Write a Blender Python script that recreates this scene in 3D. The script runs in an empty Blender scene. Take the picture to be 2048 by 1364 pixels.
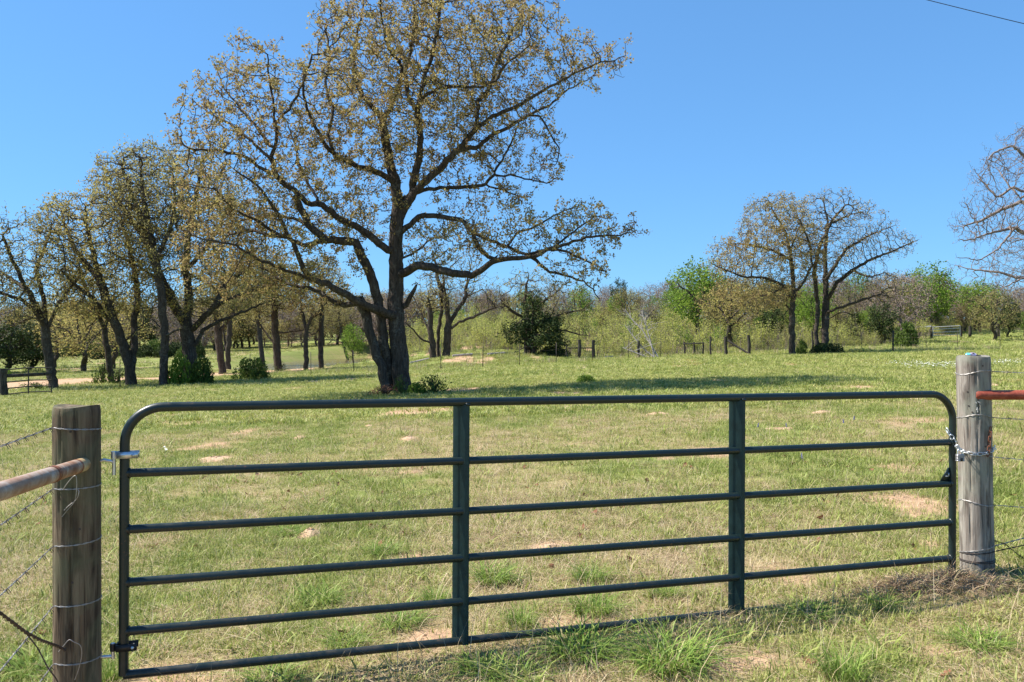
import bpy, math, random
import numpy as np
from mathutils import Vector, Matrix

# ------------------------------------------------------------------ camera, sky, sun
F = 1653.0; HZ = 685.0; EYE = 1.65           # focal length and horizon row in photo pixels (2048 wide), eye height in metres
scene = bpy.context.scene
cam_data = bpy.data.cameras.new("camera")
cam_data.sensor_width = 36.0
cam_data.lens = F / 2048 * 36.0
cam_data.shift_y = (HZ - 682.0) / 2048
cam_data.clip_start = 0.05; cam_data.clip_end = 20000
cam = bpy.data.objects.new("camera", cam_data)
cam.location = (0, 0, EYE); cam.rotation_euler = (math.radians(90), 0, 0)
scene.collection.objects.link(cam); scene.camera = cam

SUN_EL = math.radians(52); SUN_ROT = math.radians(-83)     # from the left, a little behind the scene
world = bpy.data.worlds.new("World"); scene.world = world; world.use_nodes = True
wt = world.node_tree; wt.nodes.clear()
sky = wt.nodes.new("ShaderNodeTexSky"); sky.sky_type = 'NISHITA'; sky.sun_disc = False
sky.sun_elevation = SUN_EL; sky.sun_rotation = SUN_ROT
sky.altitude = 100; sky.air_density = 1.0; sky.dust_density = 0.0; sky.ozone_density = 4.5
gm = wt.nodes.new("ShaderNodeGamma"); gm.inputs['Gamma'].default_value = 0.55
tint = wt.nodes.new("ShaderNodeMix"); tint.data_type = 'RGBA'; tint.blend_type = 'MULTIPLY'; tint.inputs[0].default_value = 1.0
tint.inputs[7].default_value = (0.533, 1.0, 1.506, 1)          # the camera's saturated blue
bg = wt.nodes.new("ShaderNodeBackground"); bg.inputs['Strength'].default_value = 0.127
wo = wt.nodes.new("ShaderNodeOutputWorld")
wt.links.new(sky.outputs[0], gm.inputs['Color']); wt.links.new(gm.outputs[0], tint.inputs[6]); wt.links.new(tint.outputs[2], bg.inputs['Color']); wt.links.new(bg.outputs[0], wo.inputs['Surface'])

sun_data = bpy.data.lights.new("sun", 'SUN'); sun_data.energy = 5.0; sun_data.angle = math.radians(0.53); sun_data.color = (1.0, 0.95, 0.87)
sun = bpy.data.objects.new("sun", sun_data); scene.collection.objects.link(sun)
sdir = Vector((math.sin(SUN_ROT) * math.cos(SUN_EL), math.cos(SUN_ROT) * math.cos(SUN_EL), math.sin(SUN_EL)))
sun.rotation_euler = sdir.to_track_quat('Z', 'Y').to_euler(); sun.location = sdir * 50

scene.view_settings.view_transform = 'Standard'; scene.view_settings.look = 'None'
scene.view_settings.exposure = 1.05; scene.view_settings.gamma = 1.0
scene.render.engine = 'CYCLES'
scene.cycles.max_bounces = 6; scene.cycles.diffuse_bounces = 3; scene.cycles.transparent_max_bounces = 6
col = scene.collection
rng = np.random.default_rng(11)

# ------------------------------------------------------------------ helpers
def vnoise(x, y, seed=0):
    """value noise, numpy"""
    x = np.asarray(x, float); y = np.asarray(y, float)
    xi = np.floor(x); yi = np.floor(y); fx = x - xi; fy = y - yi
    fx = fx * fx * (3 - 2 * fx); fy = fy * fy * (3 - 2 * fy)
    def h(a, b):
        s = np.sin(a * 127.1 + b * 311.7 + seed * 74.7) * 43758.5453
        return s - np.floor(s)
    return (h(xi, yi) * (1 - fx) + h(xi + 1, yi) * fx) * (1 - fy) + (h(xi, yi + 1) * (1 - fx) + h(xi + 1, yi + 1) * fx) * fy

def fbm(x, y, seed=0, o=4):
    v = 0; a = 0.5; t = 0
    for k in range(o):
        v = v + a * vnoise(np.asarray(x) * 2 ** k, np.asarray(y) * 2 ** k, seed + k); t += a; a *= 0.5
    return v / t

def sst(a, b, v):
    t = np.clip((np.asarray(v, float) - a) / (b - a), 0, 1); return t * t * (3 - 2 * t)

POND = (-20.5, 106.0, 8.5, 32.0, -0.86)
def gz(x, y):
    """height of the ground"""
    x = np.asarray(x, float); y = np.asarray(y, float)
    yy = np.minimum(y, 400)
    z = 0.038 * 35 * np.tanh(x / 35) + 0.002 * yy
    t = x / np.maximum(y, 1)
    berm = np.exp(-((t + 0.03) / 0.085) ** 4) * sst(56, 64, y) * 0.62
    amp = 5.0 * np.exp(-((x - 4) / 26) ** 2) + 2.4 * sst(15, 60, x) + 1.0 * sst(-10, -60, x)
    z = z + np.maximum(berm, 0) * (1 - sst(80, 120, y) * 0.6) + amp * sst(65, 122, y) + 1.2 * sst(122, 165, y) * sst(2, -22, x)
    z = z + sst(128, 260, y) * 4.5 + 30 * sst(300, 2500, y)
    q = np.sqrt(((x - POND[0]) / POND[2]) ** 2 + ((y - POND[1]) / POND[3]) ** 2)
    basin = POND[4] - 0.5
    z = z * sst(0.86, 1.3, q) + (1 - sst(0.86, 1.3, q)) * np.minimum(z, basin)
    z = z + 0.05 * (fbm(x * 0.35, y * 0.35, 3) - 0.5) * sst(5.5, 12, np.abs(x) + y) + 0.02 * (fbm(x * 1.7, y * 1.7, 5) - 0.5)
    return z

def W(px, py, d):
    return np.array([(px - 1024) * d / F, d, EYE - (py - HZ) * d / F])

def hit(px, py):
    """the ground point seen at a pixel"""
    d = np.geomspace(2.5, 400, 6000)
    x = (px - 1024) * d / F; z = EYE - (py - HZ) * d / F
    k = np.argmax(z < gz(x, d))
    return np.array([x[k], d[k], float(gz(x[k], d[k]))])

def on_ground(px, d):
    x = (px - 1024) * d / F
    return np.array([x, d, float(gz(x, d))])

def mesh_np(name, V, quads=None, tris=None, smooth=True, mats=(), mat_idx=None):
    me = bpy.data.meshes.new(name)
    V = np.asarray(V, np.float32).reshape(-1, 3)
    me.vertices.add(len(V)); me.vertices.foreach_set("co", V.ravel())
    q = np.zeros((0, 4), np.int32) if quads is None else np.asarray(quads, np.int32).reshape(-1, 4)
    t = np.zeros((0, 3), np.int32) if tris is None else np.asarray(tris, np.int32).reshape(-1, 3)
    loops = np.concatenate([q.ravel(), t.ravel()])
    me.loops.add(len(loops)); me.loops.foreach_set("vertex_index", loops)
    n = len(q) + len(t)
    me.polygons.add(n)
    start = np.concatenate([np.arange(len(q)) * 4, len(q) * 4 + np.arange(len(t)) * 3])
    me.polygons.foreach_set("loop_start", start.astype(np.int32))
    for m in mats: me.materials.append(m)
    if mat_idx is not None: me.polygons.foreach_set("material_index", np.asarray(mat_idx, np.int32))
    if smooth: me.polygons.foreach_set("use_smooth", np.ones(n, bool))
    me.update(calc_edges=True); me.validate()
    return me

def link(name, me, parent=None, loc=(0, 0, 0)):
    o = bpy.data.objects.new(name, me); o.location = loc; col.objects.link(o)
    if parent is not None: o.parent = parent
    return o

def tag(o, label=None, cat=None, group=None, kind=None):
    if label: o["label"] = label
    if cat: o["category"] = cat
    if group: o["group"] = group
    if kind: o["kind"] = kind
    return o

def thing(name, label, cat, loc=(0, 0, 0), group=None):
    o = bpy.data.objects.new(name, None); o.empty_display_size = 0.2
    o.location = [float(v) for v in loc]; col.objects.link(o)
    return tag(o, label, cat, group)

def tube(path, rad, k=8, cap=True, closed=False):
    """sweep a ring along a polyline: returns V, quads, tris"""
    P = np.asarray(path, float); n = len(P)
    R = np.full(n, rad, float) if np.isscalar(rad) else np.asarray(rad, float)
    if closed: T = np.roll(P, -1, 0) - np.roll(P, 1, 0)
    else: T = np.gradient(P, axis=0)
    T /= np.linalg.norm(T, axis=1)[:, None] + 1e-12
    ref = np.eye(3)[np.argmin(np.abs(T).mean(0))]
    N = np.zeros_like(P)
    v = np.cross(T[0], ref); v /= np.linalg.norm(v)
    for i in range(n):
        v = v - T[i] * np.dot(v, T[i]); v /= np.linalg.norm(v) + 1e-12; N[i] = v
    B = np.cross(T, N)
    a = np.arange(k) * 2 * math.pi / k
    V = P[:, None, :] + R[:, None, None] * (np.cos(a)[None, :, None] * N[:, None, :] + np.sin(a)[None, :, None] * B[:, None, :])
    V = V.reshape(-1, 3)
    m = n if closed else n - 1
    i = np.arange(m)[:, None]; j = np.arange(k)[None, :]; jn = (j + 1) % k; i2 = (i + 1) % n
    Q = np.stack([i * k + j, i * k + jn, i2 * k + jn, i2 * k + j], -1).reshape(-1, 4)
    Tr = np.zeros((0, 3), int)
    if cap and not closed:
        V = np.vstack([V, P[0], P[-1]]); c0 = len(V) - 2; c1 = len(V) - 1; jj = np.arange(k); jn = (jj + 1) % k
        Tr = np.vstack([np.stack([np.full(k, c0), jn, jj], -1), np.stack([np.full(k, c1), (n - 1) * k + jj, (n - 1) * k + jn], -1)])
    return V, Q, Tr

class MB:
    def __init__(s): s.V = []; s.Q = []; s.T = []; s.n = 0
    def add(s, V, Q=None, T=None):
        V = np.asarray(V, float).reshape(-1, 3)
        s.V.append(V)
        if Q is not None and len(Q): s.Q.append(np.asarray(Q) + s.n)
        if T is not None and len(T): s.T.append(np.asarray(T) + s.n)
        s.n += len(V); return s
    def tube(s, *a, **k): return s.add(*tube(*a, **k))
    def box(s, c, size, R=None):
        c = np.asarray(c, float); h = np.asarray(size, float) / 2
        v = np.array([[x, y, z] for x in (-1, 1) for y in (-1, 1) for z in (-1, 1)], float) * h
        if R is not None: v = v @ np.asarray(R).T
        return s.add(v + c, [[0, 1, 3, 2], [4, 6, 7, 5], [0, 4, 5, 1], [2, 3, 7, 6], [0, 2, 6, 4], [1, 5, 7, 3]])
    def prism(s, prof, axis_o, ex, ey, ez, h0, h1):
        """2-D outline in (ex,ey), extruded from h0 to h1 along ez"""
        p = np.asarray(prof, float); n = len(p)
        o = np.asarray(axis_o, float)
        base = o + p[:, :1] * ex + p[:, 1:] * ey
        V = np.vstack([base + h0 * ez, base + h1 * ez, (base + h0 * ez).mean(0), (base + h1 * ez).mean(0)])
        j = np.arange(n); jn = (j + 1) % n
        Q = np.stack([j, jn, n + jn, n + j], -1)
        T = np.vstack([np.stack([np.full(n, 2 * n), jn, j], -1), np.stack([np.full(n, 2 * n + 1), n + j, n + jn], -1)])
        return s.add(V, Q, T)
    def mesh(s, name, mat, smooth=True):
        return mesh_np(name, np.vstack(s.V), np.vstack(s.Q) if s.Q else None, np.vstack(s.T) if s.T else None, smooth, [mat] if mat else [])
    def build(s, name, mat, parent=None, smooth=True, loc=(0, 0, 0), bevel=0):
        me = s.mesh(name, mat, smooth)
        o = link(name, me, parent, loc)
        if smooth and bevel >= 0:
            me.set_sharp_from_angle(angle=math.radians(40))
        return o

# ------------------------------------------------------------------ materials
class NT:
    def __init__(s, name, rough=0.8, spec=0.3):
        s.m = bpy.data.materials.new(name); s.m.use_nodes = True; s.t = s.m.node_tree; s.t.nodes.clear()
        s.out = s.t.nodes.new("ShaderNodeOutputMaterial"); s.b = s.t.nodes.new("ShaderNodeBsdfPrincipled")
        s.b.inputs['Roughness'].default_value = rough; s.b.inputs['Specular IOR Level'].default_value = spec
        s.t.links.new(s.b.outputs[0], s.out.inputs['Surface'])
    def n(s, typ, **kw):
        x = s.t.nodes.new(typ)
        for k, v in kw.items(): setattr(x, k, v)
        return x
    def l(s, a, b): s.t.links.new(a, b)
    def coord(s, which='Object'): return s.n("ShaderNodeTexCoord").outputs[which]
    def pos(s): return s.n("ShaderNodeNewGeometry").outputs['Position']
    def island(s): return s.n("ShaderNodeNewGeometry").outputs['Random Per Island']
    def mapping(s, v, sc=(1, 1, 1)):
        m = s.n("ShaderNodeMapping"); s.l(v, m.inputs['Vector']); m.inputs['Scale'].default_value = sc; return m.outputs[0]
    def noise(s, v, scale, detail=4, rough=0.55, dist=0.0):
        x = s.n("ShaderNodeTexNoise"); s.l(v, x.inputs['Vector']); x.inputs['Scale'].default_value = scale
        x.inputs['Detail'].default_value = detail; x.inputs['Roughness'].default_value = rough; x.inputs['Distortion'].default_value = dist
        return x.outputs['Fac']
    def ramp(s, f, stops):
        r = s.n("ShaderNodeValToRGB"); s.l(f, r.inputs[0]); e = r.color_ramp.elements
        while len(e) < len(stops): e.new(0.5)
        for q, (p, c) in zip(e, stops):
            q.position = p; q.color = (*c, 1) if len(c) == 3 else c
        return r.outputs[0]
    def fr(s, f, a, b, lo=0.0, hi=1.0):
        m = s.n("ShaderNodeMapRange"); s.l(f, m.inputs[0])
        for i, v in zip((1, 2, 3, 4), (a, b, lo, hi)): m.inputs[i].default_value = v
        return m.outputs[0]
    def mix(s, f, a, b, mode='MIX'):
        m = s.n("ShaderNodeMix", data_type='RGBA', blend_type=mode)
        if hasattr(f, 'links'): s.l(f, m.inputs[0])
        else: m.inputs[0].default_value = f
        for v, k in ((a, 6), (b, 7)):
            if hasattr(v, 'links'): s.l(v, m.inputs[k])
            else: m.inputs[k].default_value = (*v, 1)
        return m.outputs[2]
    def math(s, op, a, b=0.0):
        m = s.n("ShaderNodeMath", operation=op)
        for v, k in ((a, 0), (b, 1)):
            if hasattr(v, 'links'): s.l(v, m.inputs[k])
            else: m.inputs[k].default_value = v
        return m.outputs[0]
    def bump(s, h, strength=0.4, dist=0.02):
        b = s.n("ShaderNodeBump"); s.l(h, b.inputs['Height']); b.inputs['Strength'].default_value = strength; b.inputs['Distance'].default_value = dist
        s.l(b.outputs[0], s.b.inputs['Normal'])
    def color(s, c):
        if hasattr(c, 'links'): s.l(c, s.b.inputs['Base Color'])
        else: s.b.inputs['Base Color'].default_value = (*c, 1)
    def rough(s, r): s.l(r, s.b.inputs['Roughness'])
    def translucent(s, c, f):
        t = s.n("ShaderNodeBsdfTranslucent")
        if hasattr(c, 'links'): s.l(c, t.inputs['Color'])
        else: t.inputs['Color'].default_value = (*c, 1)
        m = s.n("ShaderNodeMixShader"); m.inputs[0].default_value = f
        s.l(s.b.outputs[0], m.inputs[1]); s.l(t.outputs[0], m.inputs[2]); s.l(m.outputs[0], s.out.inputs['Surface'])

def mat_ground():
    s = NT("ground_soil_and_thatch", 0.95, 0.1); p = s.pos()
    at = s.n("ShaderNodeAttribute", attribute_name="bare").outputs['Fac']
    ds = s.n("ShaderNodeAttribute", attribute_name="lush").outputs['Fac']
    n1 = s.noise(p, 9, 6, 0.7); n2 = s.noise(p, 1.3, 4); n3 = s.noise(p, 60, 3, 0.7)
    thatch = s.ramp(n3, [(0.25, (0.13, 0.10, 0.045)), (0.5, (0.27, 0.22, 0.10)), (0.75, (0.40, 0.33, 0.17))])
    green = s.ramp(n1, [(0.3, (0.12, 0.15, 0.035)), (0.7, (0.24, 0.26, 0.075))])
    soil = s.ramp(n1, [(0.25, (0.30, 0.19, 0.115)), (0.6, (0.47, 0.31, 0.19)), (0.8, (0.58, 0.42, 0.28))])
    g = s.mix(s.fr(s.math('ADD', n2, s.math('MULTIPLY', ds, 0.9)), 0.45, 0.95), thatch, green)
    c = s.mix(s.fr(s.math('ADD', at, s.math('MULTIPLY', n1, 0.5)), 0.50, 0.85), g, soil)
    s.color(c); s.bump(s.math('ADD', n3, n1), 0.6, 0.02)
    return s.m

def mat_grass(name, stops, trans=0.3, large=True):
    s = NT(name, 0.55, 0.25)
    r = s.island()
    c = s.ramp(r, stops)
    if large:
        n = s.noise(s.pos(), 0.45, 4, 0.6)
        c = s.mix(s.fr(n, 0.35, 0.68, 0.0, 0.55), c, (0.42, 0.40, 0.13))
    s.color(c); s.translucent(c, trans); return s.m

def mat_leaf(name, stops, trans=0.45, rough=0.7):
    s = NT(name, rough, 0.15); n = s.noise(s.coord('Object'), 0.55, 3, 0.6)
    f = s.math('ADD', s.math('MULTIPLY', s.island(), 0.62), s.math('MULTIPLY', s.fr(n, 0.32, 0.68), 0.38))
    c = s.ramp(f, stops); s.color(c); s.translucent(c, trans); return s.m

def mat_bark(name, dark, light, lichen=(0.30, 0.31, 0.27), lich=0.5):
    s = NT(name, 0.92, 0.15); o = s.coord('Object')
    v = s.mapping(o, (9, 9, 1.6)); n1 = s.noise(v, 1.6, 6, 0.7, 0.6); n2 = s.noise(o, 2.2, 5, 0.65); n3 = s.noise(o, 14, 3)
    c = s.ramp(n1, [(0.32, dark), (0.62, light)])
    c = s.mix(s.fr(s.math('MULTIPLY', n2, s.fr(n3, 0.3, 0.7, 0.7, 1.25)), 0.52, 0.68, 0, lich), c, lichen)
    s.color(c); s.bump(n1, 0.9, 0.05); return s.m

def mat_metal(name, base, metallic, rough, var=0.15, spec=0.5):
    s = NT(name, rough, spec); s.b.inputs['Metallic'].default_value = metallic
    n = s.noise(s.coord('Object'), 25, 4); c = s.mix(s.fr(n, 0.3, 0.7, 0, 1), tuple(v * (1 - var) for v in base), tuple(min(1, v * (1 + var)) for v in base))
    s.color(c); s.rough(s.fr(n, 0.2, 0.8, rough - 0.1, rough + 0.12)); return s.m

def mat_post(name, cols, green, sc=1.0):
    s = NT(name, 0.88, 0.2); o = s.coord('Object')
    g = s.mapping(o, (26, 26, 1.3)); n1 = s.noise(g, 1.0, 7, 0.72, 0.9)
    w = s.mapping(o, (7, 7, 1.0)); n2 = s.noise(w, 1.4, 4, 0.6, 1.6); n3 = s.noise(o, 3.2, 4, 0.6, 0.5); n4 = s.noise(s.mapping(o, (60, 60, 2.2)), 1.0, 3, 0.6)
    c = s.ramp(n1, [(0.30, cols[0]), (0.48, cols[1]), (0.68, cols[2])])
    c = s.mix(s.fr(n2, 0.47, 0.62, 0, 0.82), c, cols[0])
    c = s.mix(s.fr(n3, 0.47, 0.66, 0, 0.75), c, green)
    c = s.mix(s.fr(n4, 0.60, 0.72, 0, 0.8), c, (0.035, 0.026, 0.02))
    s.color(c); s.bump(s.math('ADD', n1, s.math('MULTIPLY', s.fr(n4, 0.58, 0.7, 1, 0), 1.5)), 0.55, 0.006); return s.m

def mat_rust(name, a, b, c, sc=6):
    s = NT(name, 0.7, 0.35); o = s.coord('Object'); n = s.noise(o, sc, 6, 0.68, 0.4); n2 = s.noise(o, sc * 9, 3)
    s.color(s.mix(s.fr(n2, 0.35, 0.75, 0, 0.5), s.ramp(n, [(0.33, a), (0.5, b), (0.64, c)]), a)); s.bump(n2, 0.3, 0.002)
    s.rough(s.fr(n, 0.3, 0.7, 0.75, 0.45)); return s.m

M = {}
M['ground'] = mat_ground()
M['grass_green'] = mat_grass('grass_green', [(0.0, (0.13, 0.185, 0.03)), (0.5, (0.24, 0.29, 0.06)), (1.0, (0.37, 0.38, 0.12))], 0.3, False)
M['grass_mid'] = mat_grass('grass_yellow_green', [(0.0, (0.18, 0.235, 0.04)), (0.45, (0.30, 0.35, 0.075)), (0.8, (0.42, 0.42, 0.13)), (1.0, (0.54, 0.46, 0.25))], 0.3)
M['grass_dry'] = mat_grass('grass_dry_straw', [(0.0, (0.26, 0.17, 0.09)), (0.5, (0.50, 0.385, 0.22)), (1.0, (0.68, 0.56, 0.37))], 0.2, False)
M['clump'] = mat_grass('grass_clump_green', [(0.0, (0.09, 0.16, 0.022)), (0.6, (0.19, 0.29, 0.045)), (0.9, (0.32, 0.40, 0.09)), (1.0, (0.54, 0.45, 0.22))], 0.3, False)
M['thatch_brown'] = mat_grass('dead_thatch', [(0.0, (0.20, 0.12, 0.07)), (0.5, (0.42, 0.29, 0.18)), (0.85, (0.58, 0.45, 0.29)), (1.0, (0.26, 0.30, 0.08))], 0.15, False)
M['bark'] = mat_bark('oak_bark', (0.022, 0.017, 0.013), (0.095, 0.074, 0.058), (0.22, 0.21, 0.17), 0.35)
M['bark_far'] = mat_bark('far_oak_bark', (0.028, 0.021, 0.016), (0.095, 0.074, 0.056), (0.18, 0.17, 0.14), 0.3)
M['bark_grey'] = mat_bark('bare_twig_bark', (0.12, 0.09, 0.08), (0.27, 0.215, 0.19), (0.33, 0.30, 0.26), 0.4)
M['bark_dead'] = mat_bark('bleached_dead_wood', (0.2, 0.17, 0.15), (0.42, 0.38, 0.34), (0.5, 0.47, 0.42), 0.3)
M['leaf_oak'] = mat_leaf('young_oak_leaf', [(0.0, (0.19, 0.10, 0.06)), (0.3, (0.30, 0.21, 0.095)), (0.6, (0.39, 0.305, 0.115)), (1.0, (0.52, 0.46, 0.15))])
M['leaf_gold'] = mat_leaf('golden_oak_leaf', [(0.0, (0.23, 0.155, 0.065)), (0.5, (0.37, 0.305, 0.10)), (1.0, (0.52, 0.47, 0.145))])
M['leaf_olive'] = mat_leaf('olive_leaf', [(0.0, (0.17, 0.135, 0.06)), (0.5, (0.29, 0.25, 0.095)), (1.0, (0.41, 0.38, 0.135))])
M['leaf_bud'] = mat_leaf('reddish_bud', [(0.0, (0.17, 0.11, 0.085)), (0.5, (0.27, 0.20, 0.14)), (1.0, (0.36, 0.29, 0.18))], 0.2)
M['leaf_green'] = mat_leaf('fresh_green_leaf', [(0.0, (0.08, 0.14, 0.02)), (0.5, (0.17, 0.27, 0.035)), (1.0, (0.30, 0.40, 0.06))])
M['leaf_lime'] = mat_leaf('yellow_green_leaf', [(0.0, (0.30, 0.30, 0.07)), (0.5, (0.45, 0.46, 0.12)), (1.0, (0.58, 0.58, 0.19))])
M['leaf_cedar'] = mat_leaf('cedar_foliage', [(0.0, (0.022, 0.038, 0.012)), (0.5, (0.045, 0.07, 0.02)), (1.0, (0.10, 0.12, 0.035))], 0.12)
M['leaf_bush'] = mat_leaf('bush_leaf', [(0.0, (0.035, 0.065, 0.012)), (0.5, (0.08, 0.125, 0.022)), (1.0, (0.17, 0.23, 0.045))], 0.25)
def mat_gate():
    s = NT('dark_green_gate_paint', 0.4, 0.5); o = s.coord('Object'); p = s.pos()
    n = s.noise(o, 4, 5, 0.6); n2 = s.noise(o, 70, 3, 0.6); n3 = s.noise(o, 11, 4, 0.7)
    c = s.mix(s.fr(n, 0.3, 0.7), (0.006, 0.014, 0.0135), (0.010, 0.021, 0.020))
    c = s.mix(s.math('MULTIPLY', s.fr(n2, 0.60, 0.70), s.fr(n3, 0.50, 0.62)), c, (0.10, 0.05, 0.03))
    z = s.n("ShaderNodeSeparateXYZ"); s.l(p, z.inputs[0])
    mud = s.math('MULTIPLY', s.fr(z.outputs[2], 0.08, 0.35, 0.4, 0.0), s.fr(n3, 0.42, 0.66))
    c = s.mix(mud, c, (0.09, 0.07, 0.05)); s.color(c)
    s.rough(s.fr(n3, 0.3, 0.7, 0.28, 0.46)); return s.m
M['gate'] = mat_gate()
M['gate_up'] = mat_metal('upright_gate_paint_sunlit', (0.019, 0.043, 0.041), 0.0, 0.42, 0.2, 0.2)  # gate paint made lighter on the uprights, sunlight on their web put into the colour
M['zinc'] = mat_metal('zinc_plated_steel', (0.62, 0.64, 0.66), 0.9, 0.36)
M['wire'] = mat_metal('galvanised_wire', (0.36, 0.34, 0.32), 0.6, 0.5, 0.3)
M['wire_dark'] = mat_metal('dark_rusty_wire', (0.06, 0.045, 0.038), 0.3, 0.7, 0.4)
M['black'] = mat_metal('black_steel', (0.015, 0.015, 0.017), 0.2, 0.5)
M['post_l'] = mat_post('treated_post_brown', [(0.032, 0.022, 0.015), (0.13, 0.092, 0.058), (0.235, 0.185, 0.12)], (0.135, 0.145, 0.08))
M['post_r'] = mat_post('treated_post_grey', [(0.075, 0.056, 0.045), (0.25, 0.215, 0.18), (0.40, 0.37, 0.32)], (0.26, 0.27, 0.21))
M['old_wood'] = mat_post('old_fence_wood', [(0.02, 0.017, 0.014), (0.06, 0.05, 0.042), (0.11, 0.095, 0.08)], (0.07, 0.07, 0.055))
M['pipe_l'] = mat_rust('grey_pipe_with_rust', (0.22, 0.09, 0.04), (0.36, 0.26, 0.19), (0.48, 0.43, 0.38), 5)
M['rust'] = mat_rust('brown_rust', (0.10, 0.035, 0.018), (0.22, 0.075, 0.035), (0.36, 0.16, 0.08), 9)
M['pipe_r'] = mat_rust('red_rusty_pipe', (0.15, 0.03, 0.016), (0.30, 0.062, 0.034), (0.38, 0.10, 0.055), 12)
M['tpost'] = mat_metal('dull_t_post', (0.06, 0.05, 0.042), 0.2, 0.75, 0.3)
M['pale_pipe'] = mat_metal('pale_weathered_pipe', (0.46, 0.45, 0.43), 0.1, 0.7, 0.2)
M['soil'] = None
def mat_soil():
    s = NT("sandy_soil", 0.97, 0.08); p = s.coord('Object'); n = s.noise(p, 14, 6, 0.7); n2 = s.noise(p, 70, 2)
    s.color(s.ramp(n, [(0.25, (0.36, 0.22, 0.13)), (0.55, (0.55, 0.37, 0.24)), (0.8, (0.66, 0.48, 0.33))])); s.bump(s.math('ADD', n, n2), 0.8, 0.02); return s.m
M['soil'] = mat_soil()
def mat_water():
    s = NT("pond_water", 0.16, 0.4); n = s.noise(s.mapping(s.pos(), (1.2, 3.0, 1)), 1.5, 3)
    s.color((0.13, 0.105, 0.045)); s.bump(n, 0.12, 0.05); return s.m
M['water'] = mat_water()
def mat_flat(name, c, rough=0.6, spec=0.3):
    s = NT(name, rough, spec); n = s.noise(s.coord('Object'), 30, 3)
    s.color(s.mix(s.fr(n, 0.3, 0.7), tuple(v * 0.8 for v in c), tuple(min(1, v * 1.12) for v in c))); return s.m
M['white_petal'] = mat_flat('white_petal', (0.80, 0.80, 0.74))
M['blue_petal'] = mat_flat('violet_blue_petal', (0.16, 0.15, 0.36))
M['stem'] = mat_flat('green_stem', (0.12, 0.18, 0.04))
M['dead_leaf'] = mat_leaf('dead_oak_leaf', [(0.0, (0.10, 0.04, 0.025)), (0.5, (0.22, 0.10, 0.055)), (1.0, (0.36, 0.22, 0.13))], 0.15)
M['mark'] = mat_flat('faded_white_mark', (0.72, 0.72, 0.68))
M['teal'] = mat_flat('glossy_teal', (0.12, 0.50, 0.56), 0.2, 0.6)
M['lilac'] = mat_flat('glossy_lilac', (0.62, 0.50, 0.68), 0.22, 0.6)

# ------------------------------------------------------------------ ground
BARE = []     # x, y, rx, ry, strength
for px, py, rx, ry, st in [(430, 918, 34, 6, 1), (600, 875, 14, 4, .8), (818, 878, 18, 5, 1), (1105, 1093, 55, 9, 1), (825, 1112, 45, 13, 1), (1150, 1243, 95, 12, 1),
                           (860, 1272, 70, 18, 1), (620, 1066, 20, 10, 1), (690, 1095, 40, 8, .6), (1330, 915, 26, 6, .7), (1200, 918, 30, 6, .6), (1790, 935, 45, 9, .7),
                           (1660, 1060, 60, 10, .5), (1850, 1085, 30, 12, .7), (820, 945, 30, 6, .7), (1010, 1185, 60, 8, .7), (1520, 1330, 130, 18, .75), (1870, 1300, 70, 12, .7),
                           (1560, 857, 24, 3, .7), (1610, 1080, 60, 8, .4), (340, 1220, 50, 10, .5), (440, 1170, 70, 10, .4), (230, 1090, 40, 8, .35), (740, 1345, 60, 10, .6),
                           (330, 1340, 60, 14, .5), (1240, 1110, 60, 9, .5), (60, 1170, 50, 12, .4), (1720, 990, 40, 7, .5), (520, 985, 60, 7, .4), (1420, 1005, 60, 6, .35)]:
    p = hit(px, py)
    BARE.append((p[0], p[1], rx * p[1] / F, max(ry * p[1] * p[1] / (F * EYE), 0.1), st))
def bare(x, y):
    x = np.asarray(x, float); y = np.asarray(y, float)
    wx = (fbm(x * 2.3, y * 2.3, 21) - .5) * 0.5; wy = (fbm(x * 2.3 + 9, y * 2.3, 22) - .5) * 0.9
    b = np.zeros_like(x)
    for (cx, cy, rx, ry, st) in BARE:
        near = 1.0
        b = np.maximum(b, st * np.exp(-(((x + wx * min(1, rx * 2) - cx) / rx) ** 2 + ((y + wy * min(1, ry * 2) - cy) / ry) ** 2)))
    b = np.maximum(b, 0.75 * sst(0.62, 0.78, fbm(x * 0.55, y * 0.35, 41)))
    # the sandy strip under the trees on the left
    t = x / np.maximum(y, 1)
    yl = np.interp(t, [-0.62, -0.45, -0.33, -0.25, -0.18], [42.0, 46.0, 53, 58, 64])
    sb = sst(-0.19, -0.25, t) * sst(0, 2.0, y - yl) * (1 - sst(9, 16, y - yl)) * sst(0.26, 0.46, fbm(x * .25, y * .25, 51))
    b = np.maximum(b, 0.9 * sb)
    pq = np.sqrt(((x - POND[0]) / POND[2]) ** 2 + ((y - POND[1]) / POND[3]) ** 2)
    b = np.maximum(b, 0.35 * sst(0.9, 1.05, pq) * (1 - sst(1.1, 1.22, pq)))
    bm = np.exp(-((t + 0.03) / 0.1) ** 4) * sst(58, 60, y) * (1 - sst(66, 70, y)) * sst(0.42, 0.6, fbm(x * .5, y * .5, 52))
    return np.maximum(b, 0.8 * bm)
def lush(x, y):
    y = np.asarray(y, float)
    return sst(10, 40, y) * (0.85 - 0.5 * sst(66, 90, y) * sst(-.13, -.17, np.asarray(x) / np.maximum(y, 1))) + 0.5 * sst(0.5, 0.7, fbm(np.asarray(x) * 0.8, np.asarray(y) * 0.5, 31))

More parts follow.
